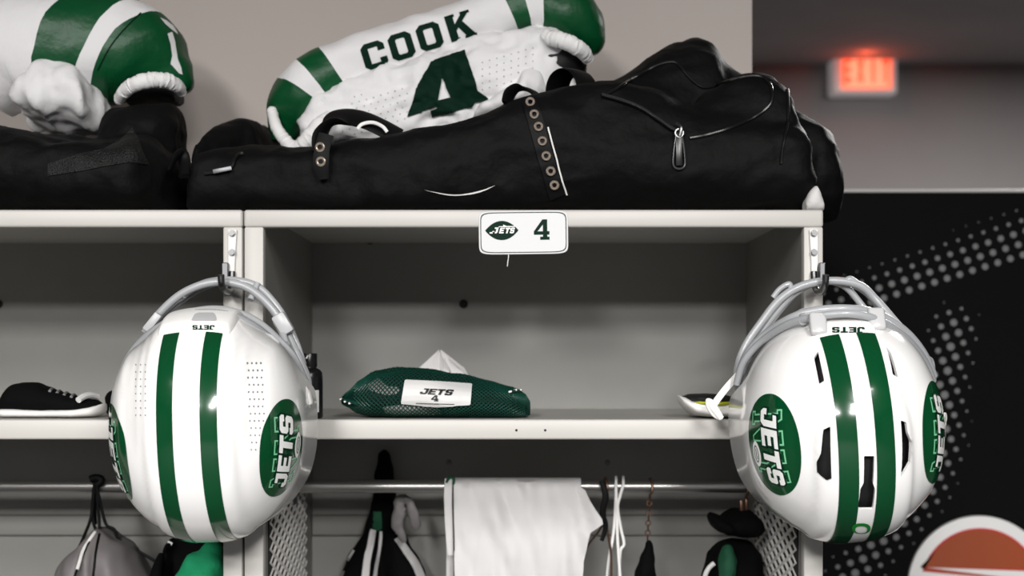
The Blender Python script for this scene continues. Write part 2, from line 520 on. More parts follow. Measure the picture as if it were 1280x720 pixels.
# exit sign on the far wall
yE = 4.88
t = thing('exit_sign', 'lit red exit sign in a pale housing high on the far wall', 'exit sign', W(1081, 90, yE))
a = W(1041, 61, yE); b = W(1122, 117, yE)
mk('housing', box(a.x, b.x, yE, 5.0, b.z, a.z, .012, 3), M['exitbox'], t, label='pale translucent housing')
a = W(1051, 64, yE); b = W(1115, 112, yE)
mk('lit_panel', box(a.x, b.x, yE - .006, yE, b.z, a.z, .002), M['exitface'], t)
k = (D + yE) / D / 1000; c = W(1083, 88, yE)
sh = word('EXIT', 32 * k, .30, .2)
vs, fs = flat2d(sh)
fr = flat2d([[ell(0, 0, 32 * k, 24 * k, 40, p=8), ell(0, 0, 29.8 * k, 22 * k, 40, p=8)]])
mk('lettering', join(([V((c.x + v.x, yE - .0075, c.z + v.y)) for v in vs], fs), ([V((c.x + v.x, yE - .0075, c.z + v.y)) for v in fr[0]], fr[1])), M['exitred'], t, smooth=False, label='red EXIT letters')

# ================================================================== lockers
ZT = W(0, 262, 0).z           # locker top
ZL = W(0, 284, 0).z           # underside of the top lip
ZS1 = W(0, 524.5, 0).z        # shelf
ZS0 = W(0, 549.5, 0).z
YB = .45
POST = .0245
RODY = .25
RODZ = W(0, 608, RODY).z

def hex_bolt(c, r):
    return join(cyl(c, (0, -1, 0), r * 1.25, .0015, 24), cyl(V(c) + V((0, -.0015, 0)), (0, -1, 0), r, .003, 6))

def lattice(x, y0, y1, z0, z1, nrm):
    """expanded metal mesh in the plane x = const"""
    dy, dz = .052, .0085
    vs, fs = [], []
    ny = round((y1 - y0) / dy); nz = int((z1 - z0) / dz)
    t = .0014
    for i in range(ny):
        for j in range(nz):
            cy = y0 + (i + .5 + (.5 if j % 2 else 0)) * dy; cz = z0 + (j + .5) * dz
            o = [(cy - dy / 2, cz), (cy, cz + dz), (cy + dy / 2, cz), (cy, cz - dz)]
            q = .70
            inn = [(cy + (a - cy) * q, cz + (b - cz) * q) for a, b in o]
            n = len(vs)
            vs += [V((x, a, b)) for a, b in o] + [V((x + nrm * t, a, b + .0)) for a, b in inn] + [V((x - nrm * .001, a, b)) for a, b in inn]
            for k in range(4):
                l = (k + 1) % 4
                fs.append((n + k, n + l, n + 4 + l, n + 4 + k)); fs.append((n + 4 + k, n + 4 + l, n + 8 + l, n + 8 + k))
    return vs, fs

def make_locker(x0, x1, label, bracket_px):
    t = thing('locker', label, 'locker', ((x0 + x1) / 2, .23, 0), 'open metal lockers in a row')
    P, I = M['paint'], M['paint_shaded']
    mk('top_panel', join(box(x0, x1, 0, .018, ZL, ZT, .0035, 3), box(x0 + .001, x1 - .001, .016, YB + .01, ZT - .004, ZT - .0005)), P, t)
    for s, xa, xb in ((0, x0 + .0004, x0 + POST), (1, x1 - POST, x1 - .0004)):
        mk('frame_post', box(xa, xb, .001, .02, .02, ZL + .0005, .0022, 2), P, t)
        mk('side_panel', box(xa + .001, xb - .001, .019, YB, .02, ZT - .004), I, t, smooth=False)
        yv0, yv1 = .04, .36
        zv1 = W(0, 634, 0.03).z
        xs = xb if s == 0 else xa
        nn = 1 if s == 0 else -1
        mk('vent_shade', box(min(xs - nn * .002, xs + nn * .0006), max(xs - nn * .002, xs + nn * .0006), yv0, yv1, .95, zv1), M['dark'], t, smooth=False, label='dark sheet painted as the shade behind the mesh')  # added dark sheet, its colour stands in for shade in the openings
        mk('vent_mesh', lattice(xs + nn * .001, yv0, yv1, .95, zv1, nn), M['hookplate'], t, smooth=False, label='expanded metal vent mesh, paled for the light on it')  # whiter than the locker paint, so light on the strands is in the colour
        e = RODY
        br = mk('rail_bracket', join(box(min(xs, xs + nn * .003), max(xs, xs + nn * .003), e - .02, e + .02, RODZ - .026, RODZ + .016, .001),
                                     torus((xs + nn * .004, e, RODZ), (1, 0, 0), .013, .003)), M['zinc'], t)
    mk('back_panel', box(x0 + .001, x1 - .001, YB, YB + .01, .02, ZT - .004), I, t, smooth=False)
    mk('shelf', join(box(x0 + POST + .0003, x1 - POST - .0003, .003, .02, ZS0, ZS1, .0028, 3)), P, t, label='pale front lip of the shelf')
    mk('shelf_tray', box(x0 + POST + .0003, x1 - POST - .0003, .018, YB, ZS1 - .004, ZS1 - .0004), M['paint_half_shaded'], t, smooth=False)
    # braces across the back under the shelf
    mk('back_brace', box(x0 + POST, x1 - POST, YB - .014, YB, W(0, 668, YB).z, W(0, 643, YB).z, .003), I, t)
    mk('floor_pan', join(box(x0 + POST, x1 - POST, .003, YB, .06, .08, .002), box(x0 + POST, x1 - POST, .03, .05, 0, .06)), P, t)
    rod = cyl((x0 + POST + .003, RODY, RODZ), (1, 0, 0), .0092, x1 - x0 - 2 * POST - .006, 32)
    mk('garment_rail', rod, M['steel'], t, label='round steel garment rail')
    for px, py in ((579, 380), (462, 300)):
        q = W(px, py, YB); q.x += (x0 + x1) / 2 - .0265 - 0
        mk('screw', join(torus(q + V((0, -.001, 0)), (0, 1, 0), .0055, .0015), cyl(q, (0, -1, 0), .0052, .003, 20)), M['dark'], t)
    for px in (645, 681):
        q = W(px, 538, 0); q.x += (x0 + x1) / 2 - .0265
        mk('shelf_hole', cyl(q + V((0, .0042, 0)), (0, -1, 0), .0016, .0016, 14), M['dark'], t)
    for px, py in ((561, 578), (759, 578)):
        q = W(px, py, YB); q.x += (x0 + x1) / 2 - .0265
        mk('rivet', cyl(q, (0, -1, 0), .004, .004, 18, .002), M['zinc'], t)
    return t

XL0 = W(304.6, 0, 0).x; XL1 = W(1029.5, 0, 0).x
main = make_locker(XL0, XL1, 'wide open white metal locker holding the green mesh laundry bag, number 4 plate on top', None)
left = make_locker(XL0 - .0016 - (XL1 - XL0), XL0 - .0016, 'white metal locker at left, cut by the picture edge, shoe on its shelf', None)

def bracket(parent, cx, mirror, gx0, gx1):
    """helmet bracket screwed on a frame post; cx = pixel x of the plate"""
    k = .001
    s = -1 if mirror else 1
    X = lambda px: (px - 640) * k
    Z = lambda py: CZ + (454 - py) * k
    pts = [(cx - 5.5, 287), (cx + 5.5, 287), (cx + (3.0 if s > 0 else 5.5), 330), (cx + 3, 352), (cx - 3, 352), (cx - (5.5 if s > 0 else 3.0), 330)]
    poly = [(X(a), Z(b)) for a, b in pts]
    pl = mk('helmet_bracket', bevelled(prism(poly, -.0035, .0012), .0008, 1), M['hookplate'], parent, label='white helmet bracket plate with two bolts')
    for py in (292, 316):
        mk('bolt', hex_bolt((X(cx), -.0035, Z(py)), .0036), M['chrome'], pl)
    mk('channel', bevelled(prism([(X(gx0), Z(329)), (X(gx1), Z(329)), (X(gx1), Z(352)), (X(gx0), Z(352))], -.012, .001), .001, 1), M['zinc'], pl, label='grey channel beside the plate')
    hk = [(X(cx), -.003, Z(340)), (X(cx), -.008, Z(356)), (X(cx + .5), -.022, Z(365)), (X(cx + .5), -.05, Z(365.5)), (X(cx), -.068, Z(360)), (X(cx), -.073, Z(348))]
    mk('hook', tube(hk, .0042, 12), M['chrome'], pl)

bracket(left, 291, False, 279.5, 287.5)
bracket(main, 1016.5, True, 1022, 1029)

# number plate on the top lip
t = thing('name_plate', 'white name plate with green oval logo and number 4 on the locker top', 'name plate', W(654, 318, 0))
rot = math.radians(.7); c0 = W(654.3, 290.7, 0)
def pl(x, y, yy):   # plate space in photo measures
    return V((c0.x + (x * math.cos(rot) - y * math.sin(rot)) * .001, yy, c0.z + (x * math.sin(rot) + y * math.cos(rot)) * .001))
def pflat(shapes, yy):
    a, b = flat2d(shapes); return [pl(v.x, v.y, yy) for v in a], b
rr = [(x, y) for x, y in ell(0, 0, 55.8, 27.2, 64, p=9)]
n = len(rr)
plate = loft([[pl(x, y, yy) for x, y in rr] for yy in (-.0002, -.0018)])
mk('plate_sheet', bevelled(plate, .0004, 1, 60), M['plate'], t, smooth=False)
mk('border_line', pflat([[ell(0, 0, 53.8, 25.4, 64, p=9), ell(0, 0, 52.7, 24.3, 64, p=9)]], -.0021), M['ink'], t, smooth=False, label='thin black border line')
lens = []
for q in range(0, 33): 
    u = -1 + 2 * q / 32; lens.append((u * 20.8, 11.8 * (1 - abs(u) ** 2.1) + .2))
lens = lens + [(x, -y) for x, y in lens[::-1][1:-1]]
lens = [(x - 27, y + 2.7) for x, y in lens]
mk('oval_logo', pflat([[lens]], -.0021), M['green_dark'], t, smooth=False, label='dark green football-shaped logo')
lg = [xf(GL['J'], 6.6, 7.4, -39.4, -.9, .28), xf(GL['E'], 5.6, 7.0, -30.6, -.9, .28), xf(GL['T'], 5.8, 7.0, -23.8, -.9, .28), xf(GL['S'], 5.2, 7.0, -17.4, -.9, .28)]
lg += [[[(-42.2, -.9), (-36, -.9), (-35.4, 1.2), (-42.2, .6)]], [[(-31, 7.0), (-11, 7.0), (-10, 8), (-21, 8.2), (-25.6, 10.2), (-24.8, 8.0), (-31, 7.8)]]]
mk('team_lettering', pflat(lg, -.0024), M['white_print'], t, smooth=False, label='slanted white JETS letters with a jet')
mk('number', pflat([xf(GL['4'], 19.5, 25.5, 13, -9.5)], -.0021), M['green_dark'], t, smooth=False, label='dark green number 4')
a = [W(635.5, 317.5, -.0), W(635.6, 322, -.001), W(634.8, 327, -.001), W(634.2, 333, .0)]
mk('thread', tube(a, .0006, 6), M['strapw'], t, label='loose white thread under the plate')
# ================================================================== helmets
def obox(c, u, v, hu, hv, hw, bev=.001, seg=2):
    """box centred on c, half sizes hu, hv, hw along u, v and u x v"""
    u = V(u).normalized(); v = V(v); v = (v - u * v.dot(u)).normalized(); w = u.cross(v)
    a, f = box(-hu, hu, -hv, hv, -hw, hw, bev, seg)
    return [V(c) + u * p.x + v * p.y + w * p.z for p in a], f

def sstep(a, b, x):
    t = max(0, min(1, (x - a) / (b - a))); return t * t * (3 - 2 * t)

class Shell:
    def __init__(s, c, roll, kind):
        s.c = c; s.R = Matrix.Rotation(roll, 3, 'Y'); s.kind = kind
        s.a, s.bf, s.bb, s.h, s.n = .1105, .124, .134, .125, 2.25
    def loc(s, d, off=0.0):
        d = V(d).normalized()
        b = s.bf if d.z > 0 else s.bb
        f = (abs(d.x) / s.a) ** s.n + (abs(d.z) / b) ** s.n
        if d.y < 0: f += (-d.y / s.h) ** s.n
        t = f ** (-1 / s.n)
        p = d * t
        ax = abs(p.x)
        if s.kind == 'vented':
            # raised centre band that runs to the back, and a swelling over the ears
            wid = .047 - .02 * sstep(-.02, .1, p.z)
            r = (1 - sstep(wid, wid + .009, ax)) * sstep(.085, .0, p.z) * .0045 * sstep(.02, -.03, p.y)
            r += .003 * sstep(.07, .085, ax) * sstep(.06, 0, p.z) * sstep(-.125, -.06, p.z)
        else:
            wid = .043
            r = (1 - sstep(wid, wid + .010, ax)) * .004 * sstep(.03, -.02, p.y)
            r -= .0025 * sstep(.056, .064, ax) * (1 - sstep(.074, .084, ax)) * sstep(-.05, 0, p.z) * sstep(.02, -.03, p.y)
        return p + d * (r + off)
    def at(s, d, off=0.0): return s.c + s.R @ s.loc(d, off)
    def thmax(s, ph):
        a = abs(math.degrees(ph))
        t = 93 + 38 * sstep(56, 74, a)
        t -= 17 * sstep(118, 160, a)
        return math.radians(t)
    def grid(s, off=0.0, N=120, K=54, shrink=0.0):
        vs = [s.at((0, -1, 0), off)]; fs = []
        for i in range(1, K + 1):
            for j in range(N):
                ph = 2 * PI * (j / N) - PI
                th = s.thmax(ph) * i / K - shrink * (i / K)
                vs.append(s.at((math.sin(th) * math.sin(ph), -math.cos(th), math.sin(th) * math.cos(ph)), off))
        idx = lambda i, j: 1 + (i - 1) * N + j % N
        for j in range(N):
            fs.append((0, idx(1, j), idx(1, j + 1)))
            for i in range(1, K): fs.append((idx(i, j), idx(i + 1, j), idx(i + 1, j + 1), idx(i, j + 1)))
        return vs, fs

def cut_shell(grid, cutters):
    me = bpy.data.meshes.new('c'); me.from_pydata([tuple(v) for v in grid[0]], [], grid[1]); me.update()
    made = []
    def mods(o):
        sd = o.modifiers.new('s', 'SOLIDIFY'); sd.thickness = .004; sd.offset = -1; sd.use_even_offset = True
        for vf in cutters:
            m2 = bpy.data.meshes.new('cut'); m2.from_pydata([tuple(v) for v in vf[0]], [], vf[1]); m2.update()
            bm = bmesh.new(); bm.from_mesh(m2); bmesh.ops.recalc_face_normals(bm, faces=bm.faces); bm.to_mesh(m2); bm.free()
            c = bpy.data.objects.new('cut', m2); COL.objects.link(c); made.append(c)
            b = o.modifiers.new('b', 'BOOLEAN'); b.operation = 'DIFFERENCE'; b.solver = 'EXACT'; b.object = c
    bm = bmesh.new(); bm.from_mesh(me); bmesh.ops.recalc_face_normals(bm, faces=bm.faces); bm.normal_update()
    g = from_bm(bm)
    vs, fs, nr = realise(g, [mods])
    for c in made:
        m = c.data; bpy.data.objects.remove(c); bpy.data.meshes.remove(m)
    return vs, fs

def radial_cutter(sh, tree, poly):
    P = [on_surface(tree, x, y, 0) for x, y in poly]
    cen = sh.c + V((0, .02, 0)); n = len(P)
    mid = sum(P, V((0, 0, 0))) / n
    d = (mid - cen).normalized()
    vs = [p + d * .02 for p in P] + [p - d * .022 for p in P]
    fs = [tuple(range(n)), tuple(range(2 * n - 1, n - 1, -1))]
    for i in range(n):
        j = (i + 1) % n; fs.append((i, i + n, j + n, j))
    return vs, fs

def round_poly(pts, r=1.5, n=3):
    out = []; N = len(pts)
    for i in range(N):
        p0, p1, p2 = V(pts[i - 1]), V(pts[i]), V(pts[(i + 1) % N])
        a = p1 + (p0 - p1).normalized() * min(r, (p0 - p1).length * .4); b = p1 + (p2 - p1).normalized() * min(r, (p2 - p1).length * .4)
        for k in range(n + 1):
            t = k / n; q = a * (1 - t) ** 2 + p1 * 2 * t * (1 - t) + b * t * t
            out.append((q.x, q.y))
    return out

def helmet_stripe(sh, x0, x1, a0, a1, off=.0007, vents=None):
    vs, fs = [], []; n = 70; m = 7
    for i in range(n + 1):
        al = math.radians(a0 + (a1 - a0) * i / n)
        for k in range(m + 1):
            x = x0 + (x1 - x0) * k / m
            # keep x constant: solve the direction by fixed steps
            d = V((0, -math.cos(al), math.sin(al)))
            r = sh.loc(d).length
            for _ in range(4):
                dd = (d * r + V((x, 0, 0)))
                q = sh.loc(dd)
                r *= 1.0
                sc = x / q.x if abs(q.x) > 1e-6 else 1
                d = V((0, -math.cos(al), math.sin(al)))
                r = r / max(.5, min(1.5, sc)) if abs(q.x) > 1e-6 else r
            vs.append(sh.at(d * r + V((x, 0, 0)), off))
    for i in range(n):
        for k in range(m):
            b = i * (m + 1) + k
            fs.append((b, b + 1, b + m + 2, b + m + 1))
    return vs, fs

def side_logo(sh, side, az, zc, t, extra=''):
    """oval logo on one side (side -1 = left in the picture); text runs front to back on the left side"""
    C = V((side * math.sin(math.radians(az)), -math.cos(math.radians(az)), 0))
    r = sh.loc(C).length; C = C * r + V((0, 0, zc))
    tc = V((-side * math.cos(math.radians(az)), -abs(math.sin(math.radians(az))), 0))   # towards the crown
    tx = V((0, 0, 1)) if side > 0 else V((0, 0, -1))
    def lay(shapes, off, h=.005):
        a, f = flat2d(shapes, h)
        return [sh.at(C + tx * v.x + tc * v.y, off) for v in a], f
    dec = mk('side_logo', lay([[ell(0, 0, .0625, .044, 64, p=2.1)]], .0007, .004), M['green_gloss'], t, label='green oval logo')
    ny = [xf(GL['N'], .044, .050, -.050, -.029), xf(GL['Y'], .044, .050, .001, -.029)]
    ny = [xf(GL['N'], .040, .052, -.043, -.028, .0), xf(GL['Y'], .042, .052, .001, -.028, .0)]
    mk('outline_lettering', lay([outline(s, .0019) for s in ny], .0011, .004), M['mint'], dec, label='pale outlined NY letters')
    w = word('JETS', .025, .80, .10, .18, 0, .004)
    grow = [[inset(s[0], -.0022)] for s in w]
    mk('letter_edge', lay(grow, .0015, .004), M['green_dark'], dec, label='dark green edge round the letters')  # dark green print bordering the white letters
    mk('team_lettering', lay(w, .0019, .004), M['white_print'], dec, label='bold white JETS letters')
    mk('small_football', lay([[ell(.008, -.0235, .0155, .0088, 32, p=1.8)]], .0017, .004), M['white_print'], dec, label='small white football')
    mk('football_lines', lay([[ell(.008, -.0235, .0105, .0052, 28, p=1.8), ell(.008, -.0235, .009, .0038, 28, p=1.8)], [[(.002, -.0228), (.014, -.0228), (.014, -.0242), (.002, -.0242)]]], .0021, .004), M['green_dark'], dec)
    return dec

def bumper_grid(sh, w, a0, a1, th=.0075):
    n, m = 26, 40; vs, fs = [], []
    for i in range(n + 1):
        v = i / n; al = math.radians(a0 + (a1 - a0) * v)
        for k in range(m + 1):
            u = -1 + 2 * k / m
            ww = w * (.80 + .2 * math.sqrt(max(0, 1 - (1 - min(1, v / .45)) ** 2)))
            d = V((0, -math.cos(al), math.sin(al))) * .128 + V((u * ww, 0, 0))
            e = min((1 - abs(u)) * w, v * .06, (1 - v) * .06 + .02)
            off = -.002 + (th + .002) * math.sqrt(sstep(0, .011, e))
            vs.append(sh.at(d, off))
    for i in range(n):
        for k in range(m):
            b = i * (m + 1) + k; fs.append((b, b + 1, b + m + 2, b + m + 1))
    return vs, fs

def bars(t, lst, parent_name='facemask'):
    parts = []
    for pts, r in lst: parts.append(tube([W(*p) for p in pts], r, 12, 7))
    return mk(parent_name, join(*parts), M['mask'], t, sharp=60, label='grey steel face mask turned upward')

def make_helmet(kind, cpx, roll, label, mask, xs, logo_az, vents=(), lz=-.018, send=52):
    c = W(*cpx)
    sh = Shell(c, roll, kind)
    t = thing('football_helmet', label, 'football helmet', c, 'football helmets hung by their face masks')
    g = sh.grid()
    tree = bvh(g)
    cut = [radial_cutter(sh, tree, round_poly(v)) for v in vents]
    shell = cut_shell(g, cut)
    mk('shell', shell, M['shell'], t, sharp=35)
    ln = sh.grid(-.013, 60, 26, .06)
    mk('liner', ln, M['pad'], t, label='dark padded inner liner')
    for (x0, x1) in xs:
        for s in (-1, 1):
            st = helmet_stripe(sh, s * x0, s * x1, -87, send)
            mk('stripe', st, M['green_gloss'], t, label='green stripe over the crown')
    for s in (-1, 1): side_logo(sh, s, logo_az, lz, t)
    bars(t, mask)
    return t, sh, tree

# ---- left helmet
YM = -.05
maskL = [
 ([(151, 480, -.085), (157, 456, -.10), (174, 430, -.12), (203, 407, -.15), (240, 393, -.17), (280, 393, -.17), (312, 405, -.15), (338, 424, -.12), (362, 452, -.10), (381, 487, -.085)], .0050),
 ([(156, 470, -.06), (166, 443, -.08), (188, 418, -.10), (214, 400, -.11), (250, 388, -.11), (285, 388, -.11), (318, 400, -.10), (345, 422, -.09), (368, 448, -.08), (384, 483, -.06)], .0046),
 ([(181, 416, YM), (200, 391, YM), (226, 368, YM), (256, 355, YM), (285, 353, YM), (310, 360, YM), (333, 378, YM), (352, 403, YM), (368, 436, YM), (383, 470, YM), (385, 489, YM)], .0050),
 ([(230, 366, -.045), (258, 353, -.04), (290, 350, -.038), (320, 357, -.038), (340, 375, -.038), (356, 398, -.04), (370, 428, -.04), (379, 456, -.045)], .0044),
 ([(196, 402, -.03), (225, 378, -.03), (255, 360, -.026), (290, 351, -.024), (318, 366, -.026), (338, 386, -.03), (352, 406, -.03)], .0034),
 ([(313, 375, -.05), (317, 366, -.045), (322, 354, -.04)], .0042),
 ([(226, 371, -.05), (232, 364, -.045)], .0046),
 ([(368, 448, -.08), (375, 470, -.07), (384, 489, -.06)], .0046),
 ([(345, 402, -.05), (352, 414, -.06), (358, 430, -.08)], .0044),
]
tL, shL, trL = make_helmet('smooth', (264, 528, -.13), math.radians(-1.5),
    'white football helmet at left, smooth shell with tiny air holes, hung beside the black bottle', maskL, [(.0145, .0325)], 57, (), -.036)
bg = bumper_grid(shL, .046, 49, 96, .006)
bm_ = mk('front_bumper', bg, M['bumper'], tL, label='white front bumper with a grey slot')
tb = bvh(bg)
mk('slot', decal(tb, [[round_poly([(239, 401), (243, 393), (248, 391), (267, 391), (270, 395), (271, 401)], 2)]], 3, .0009), M['clipgrey'], bm_, label='grey recessed slot')
mk('bumper_lettering', decal(tb, [flip(s) for s in word('JETS', 5.6, 1.15, .12, .0, 254.5, -409.5, PI)], 3, .0009), M['green_dark'], bm_, label='green JETS letters upside down')
hol = []
for i in range(13):
    for j in range(4):
        x = 309 + j * 5.6 + (i * .4) + (1.2 if i % 2 else 0); y = 454 + i * 9
        hol.append([ell(x, y, 1.15 - .03 * i, 1.35 - .03 * i, 10)])
mk('air_holes', decal(trL, hol, 9, .0007), M['greyink'], tL, smooth=False, label='rows of tiny air holes beside the oval logo')
hol = []
for i in range(8):
    for j in range(3):
        hol.append([ell(170 + j * 6, 456 + i * 9, .7, 1.0, 10)])
mk('air_holes', decal(trL, hol, 9, .0007), M['greyink'], tL, smooth=False, label='rows of tiny air holes at the left')
cl1 = obox(W(191, 403, -.065), W(203, 389, -.06) - W(183, 414, -.06), (0, -1, 0), .013, .006, .005, .002)
mk('mask_clip', cl1, M['clipgrey'], tL, label='grey clip on the mask')
cl2 = obox(W(354, 405, -.06), W(362, 418, -.06) - W(346, 392, -.06), (0, -1, 0), .0135, .008, .0085, .003)
mk('mask_clip', cl2, M['clipgrey'], tL, label='grey clip on the mask')
mk('chin_strap_buckle', join(torus(W(151, 491, -.10), (.75, -.6, .2), .0085, .003), obox(W(152, 493, -.098), (0, 0, 1), (0, -1, 0), .009, .003, .004)), M['strapw'], tL, label='white chin strap buckle')
mk('chin_strap_buckle', join(obox(W(384, 497, -.095), (.25, 0, -1), (0, -1, 0), .010, .006, .0055, .004), torus(W(377, 489, -.1), (0, -1, 0), .006, .0022), torus(W(381, 508, -.095), (0, -1, 0), .005, .0016)), M['strapw'], tL, label='white chin strap buckle')

# ---- right helmet
maskR = [
 ([(921, 480, -.085), (930, 452, -.10), (953, 426, -.12), (986, 405, -.16), (1020, 396, -.19), (1060, 392, -.20), (1098, 400, -.19), (1132, 422, -.15), (1155, 450, -.11), (1166, 476, -.085)], .0044),
 ([(923, 470, -.06), (934, 443, -.08), (958, 417, -.10), (990, 397, -.13), (1022, 388, -.14), (1060, 386, -.145), (1096, 392, -.13), (1130, 413, -.11), (1153, 440, -.09), (1167, 470, -.07)], .0050),
 ([(923, 488, -.05), (922, 462, -.05), (931, 434, -.05), (951, 404, -.05), (975, 374, -.05), (1003, 357, -.05), (1040, 351, -.05), (1075, 357, -.05), (1096, 376, -.05), (1117, 400, -.06), (1142, 430, -.07), (1163, 466, -.07), (1165, 476, -.07)], .0050),
 ([(938, 438, -.038), (957, 408, -.038), (982, 377, -.038), (1006, 359, -.038), (1030, 351, -.038), (1056, 358, -.038), (1076, 380, -.038), (1090, 400, -.042)], .0042),
 ([(948, 432, -.03), (965, 402, -.03), (985, 377, -.026), (1005, 358, -.024), (1030, 350, -.024), (1060, 355, -.024), (1082, 366, -.025), (1100, 388, -.03)], .0036),
 ([(966, 372, -.05), (975, 361, -.05), (987, 355, -.05), (988, 366, -.05)], .0034),
 ([(1057, 352, -.05), (1063, 349, -.05), (1073, 356, -.05)], .0042),
 ([(931, 434, -.05), (939, 424, -.045), (943, 432, -.05), (936, 448, -.06), (930, 462, -.07), (924, 476, -.08)], .0040),
 ([(923, 488, -.05), (932, 487, -.07), (942, 474, -.09), (944, 462, -.10)], .0040),
 ([(1004, 395, -.17), (1004, 402, -.18)], .0045),
 ([(1158, 448, -.07), (1164, 452, -.06), (1166, 470, -.06)], .0036),
]
vents = [
 [(1022.5, 439), (1017.5, 447), (1024, 480), (1030.5, 476)],
 [(1107.5, 433), (1113.5, 441), (1122.5, 472), (1116, 468)],
 [(1038, 533), (1029, 537), (1026, 567), (1020.5, 578), (1021, 592), (1033, 602), (1039.5, 599)],
 [(1126, 525.5), (1133, 528), (1135, 542), (1139.5, 552), (1138, 577), (1126, 597)],
 [(1080, 570), (1093, 570), (1091.5, 605), (1094, 612), (1091, 636.5), (1072, 636.5), (1075.5, 611), (1079.5, 604)],
]
tR, shR, trR = make_helmet('vented', (1048, 528, -.13), math.radians(-4.5),
    'white football helmet at right with dark air vents, hung beside the dotted wall', maskR, [(.0095, .0305)], 52, vents)
bg = bumper_grid(shR, .040, 51.5, 96, .005)
bm_ = mk('front_bumper', bg, M['bumper'], tR, label='white front bumper between clear clips')
tb = bvh(bg)
mk('bumper_lettering', decal(tb, [flip(s) for s in word('JETS', 7.0, 1.35, .14, 0, 1060.5, -412.5, PI)], 3, .0009), M['green_dark'], bm_, label='green JETS letters upside down')
for px, py in ((1021, 408), (1094, 402)):
    q = on_surface(trR, px, py + 4, 0) or W(px, py, -.2)
    mk('mask_clip', join(obox(q + V((0, -.006, .006)), (0, -.45, -1), (1, 0, 0), .0135, .0095, .005, .0035, 3), cyl(q + V((0, -.011, -.003)), (0, -1, .4), .0032, .003, 14)), M['clip'], tR, label='clear plastic clip holding the mask')
q = W(951, 437, -.12)
mk('chin_cup', fuse([sections_loft([(975, 410, 418, -.06, -.03), (985, 395, 420, -.08, -.012), (1005, 384, 425, -.10, -.008), (1030, 386, 425, -.08, -.012), (1042, 400, 420, -.06, -.03)], 16, 20, 2)], .004, 6), M['strapw'], tR, label='white chin cup inside the face mask')
strap = [W(923, 468, -.07), W(914, 478, -.07), W(903, 491, -.07), W(893, 505, -.068), W(889, 513, -.066)]
mk('chin_strap', join(tube(strap, .0042, 10, 6, flat=(.28, 1), flat_axis=(0, 1, 0)),
    tube([W(884, 502, -.069), W(885, 509, -.069), W(891, 518, -.067), W(899, 523, -.066), W(902, 521, -.066), W(897, 512, -.068), W(890, 502, -.07), W(885, 500, -.07)], .0022, 8, 5, closed=True),
    tube([W(886, 503, -.071), W(893, 512, -.071), W(902, 523, -.069)], .0034, 8, 5, flat=(.4, 1), flat_axis=(0, 1, 0))), M['strapw'], tR, label='loose white chin strap with its buckle')
mk('strap_guide', join(tube([W(929, 498, -.11), W(927, 520, -.105), W(928, 545, -.10)], .0048, 8, 5, flat=(.3, 1), flat_axis=(1, 0, 0)), torus(W(934, 541, -.112), (-.7, -.7, 0), .0085, .0032), obox(W(931, 541, -.105), (0, 0, 1), (-.7, -.7, 0), .013, .003, .006, .002)), M['strapw'], tR, label='white chin strap buckle on the ear')
mk('chin_strap_buckle', join(obox(W(1171, 522, -.09), (0, 0, 1), (.8, -.6, 0), .012, .004, .007, .003), torus(W(1174, 528, -.085), (.6, -.8, 0), .009, .003), tube([W(1170, 530, -.09), W(1172, 545, -.09), W(1170, 560, -.09)], .003, 8, 4), cyl(W(1176, 522, -.09), (1, -.6, 0), .006, .006, 16)), M['strapw'], tR, label='white chin strap buckle')
mk('rear_mark', decal(trR, [[ell(1076.5, 660, 11.5, 6.5, 30, p=2.4), ell(1076.5, 661.5, 7.5, 4.2, 30, p=2.4)]], 3, .0014), mat('bright_green_print', rgb(20, 120, 40), .3), tR, label='bright green rear mark')
# ================================================================== bags and jerseys on top of the lockers
EZ = ZT + .0008
def soft(name, parts, m, parent, voxel=.006, smooth=6, amp=.006, sc=9, seed=1, stretch=(1, 1, 1), **k):
    f1 = folds(amp, sc, seed, stretch); f2 = folds(amp * .55, sc * 2.7, seed + 5, (1, 1, 1.3))
    vf = fuse(parts, voxel, smooth, lambda v: f1(v) + f2(v))
    vf = ([V((v.x, v.y, max(v.z, EZ))) for v in vf[0]], vf[1])
    return mk(name, vf, m, parent, sharp=None, **k), vf

# ---- long black duffel bag
tb_ = thing('duffel_bag', 'long black duffel bag with a grommet strap lying under the COOK jersey', 'bag', (W(640, 262, .18).x, .18, ZT))
A = sections_loft([(259, 205, 262, .16, .30), (265, 180, 262, .12, .36), (285, 160, 262, .16, .40), (328, 155, 262, .22, .41), (345, 172, 262, .27, .38)], 24, 28, 3, EZ)
B = sections_loft([(244, 226, 262, .02, .12), (251, 205, 262, .0, .18), (275, 194, 262, .0, .18), (330, 190, 262, .0, .16), (400, 190, 262, -.0, .14), (450, 182, 262, -.0, .14), (500, 174, 262, -.0, .145), (560, 163, 262, -.0, .15),
                   (610, 146, 262, -.0, .15), (650, 130, 262, -.0, .15), (690, 120, 262, .0, .15), (735, 117, 262, .0, .30), (750, 116, 262, .0, .34), (800, 128, 262, .0, .36), (860, 152, 262, .0, .38), (930, 165, 262, .0, .38), (975, 172, 262, .0, .36), (990, 215, 262, .02, .30)], 64, 32, 3.2, EZ)
C_ = sections_loft([(742, 124, 240, .14, .22), (765, 108, 240, .12, .30), (795, 88, 240, .12, .34), (830, 66, 240, .13, .36), (866, 54, 240, .14, .37), (882, 60, 240, .14, .37), (898, 84, 240, .14, .37), (925, 100, 240, .14, .36), (960, 128, 240, .14, .36), (985, 152, 240, .16, .34)], 40, 28, 2.2)
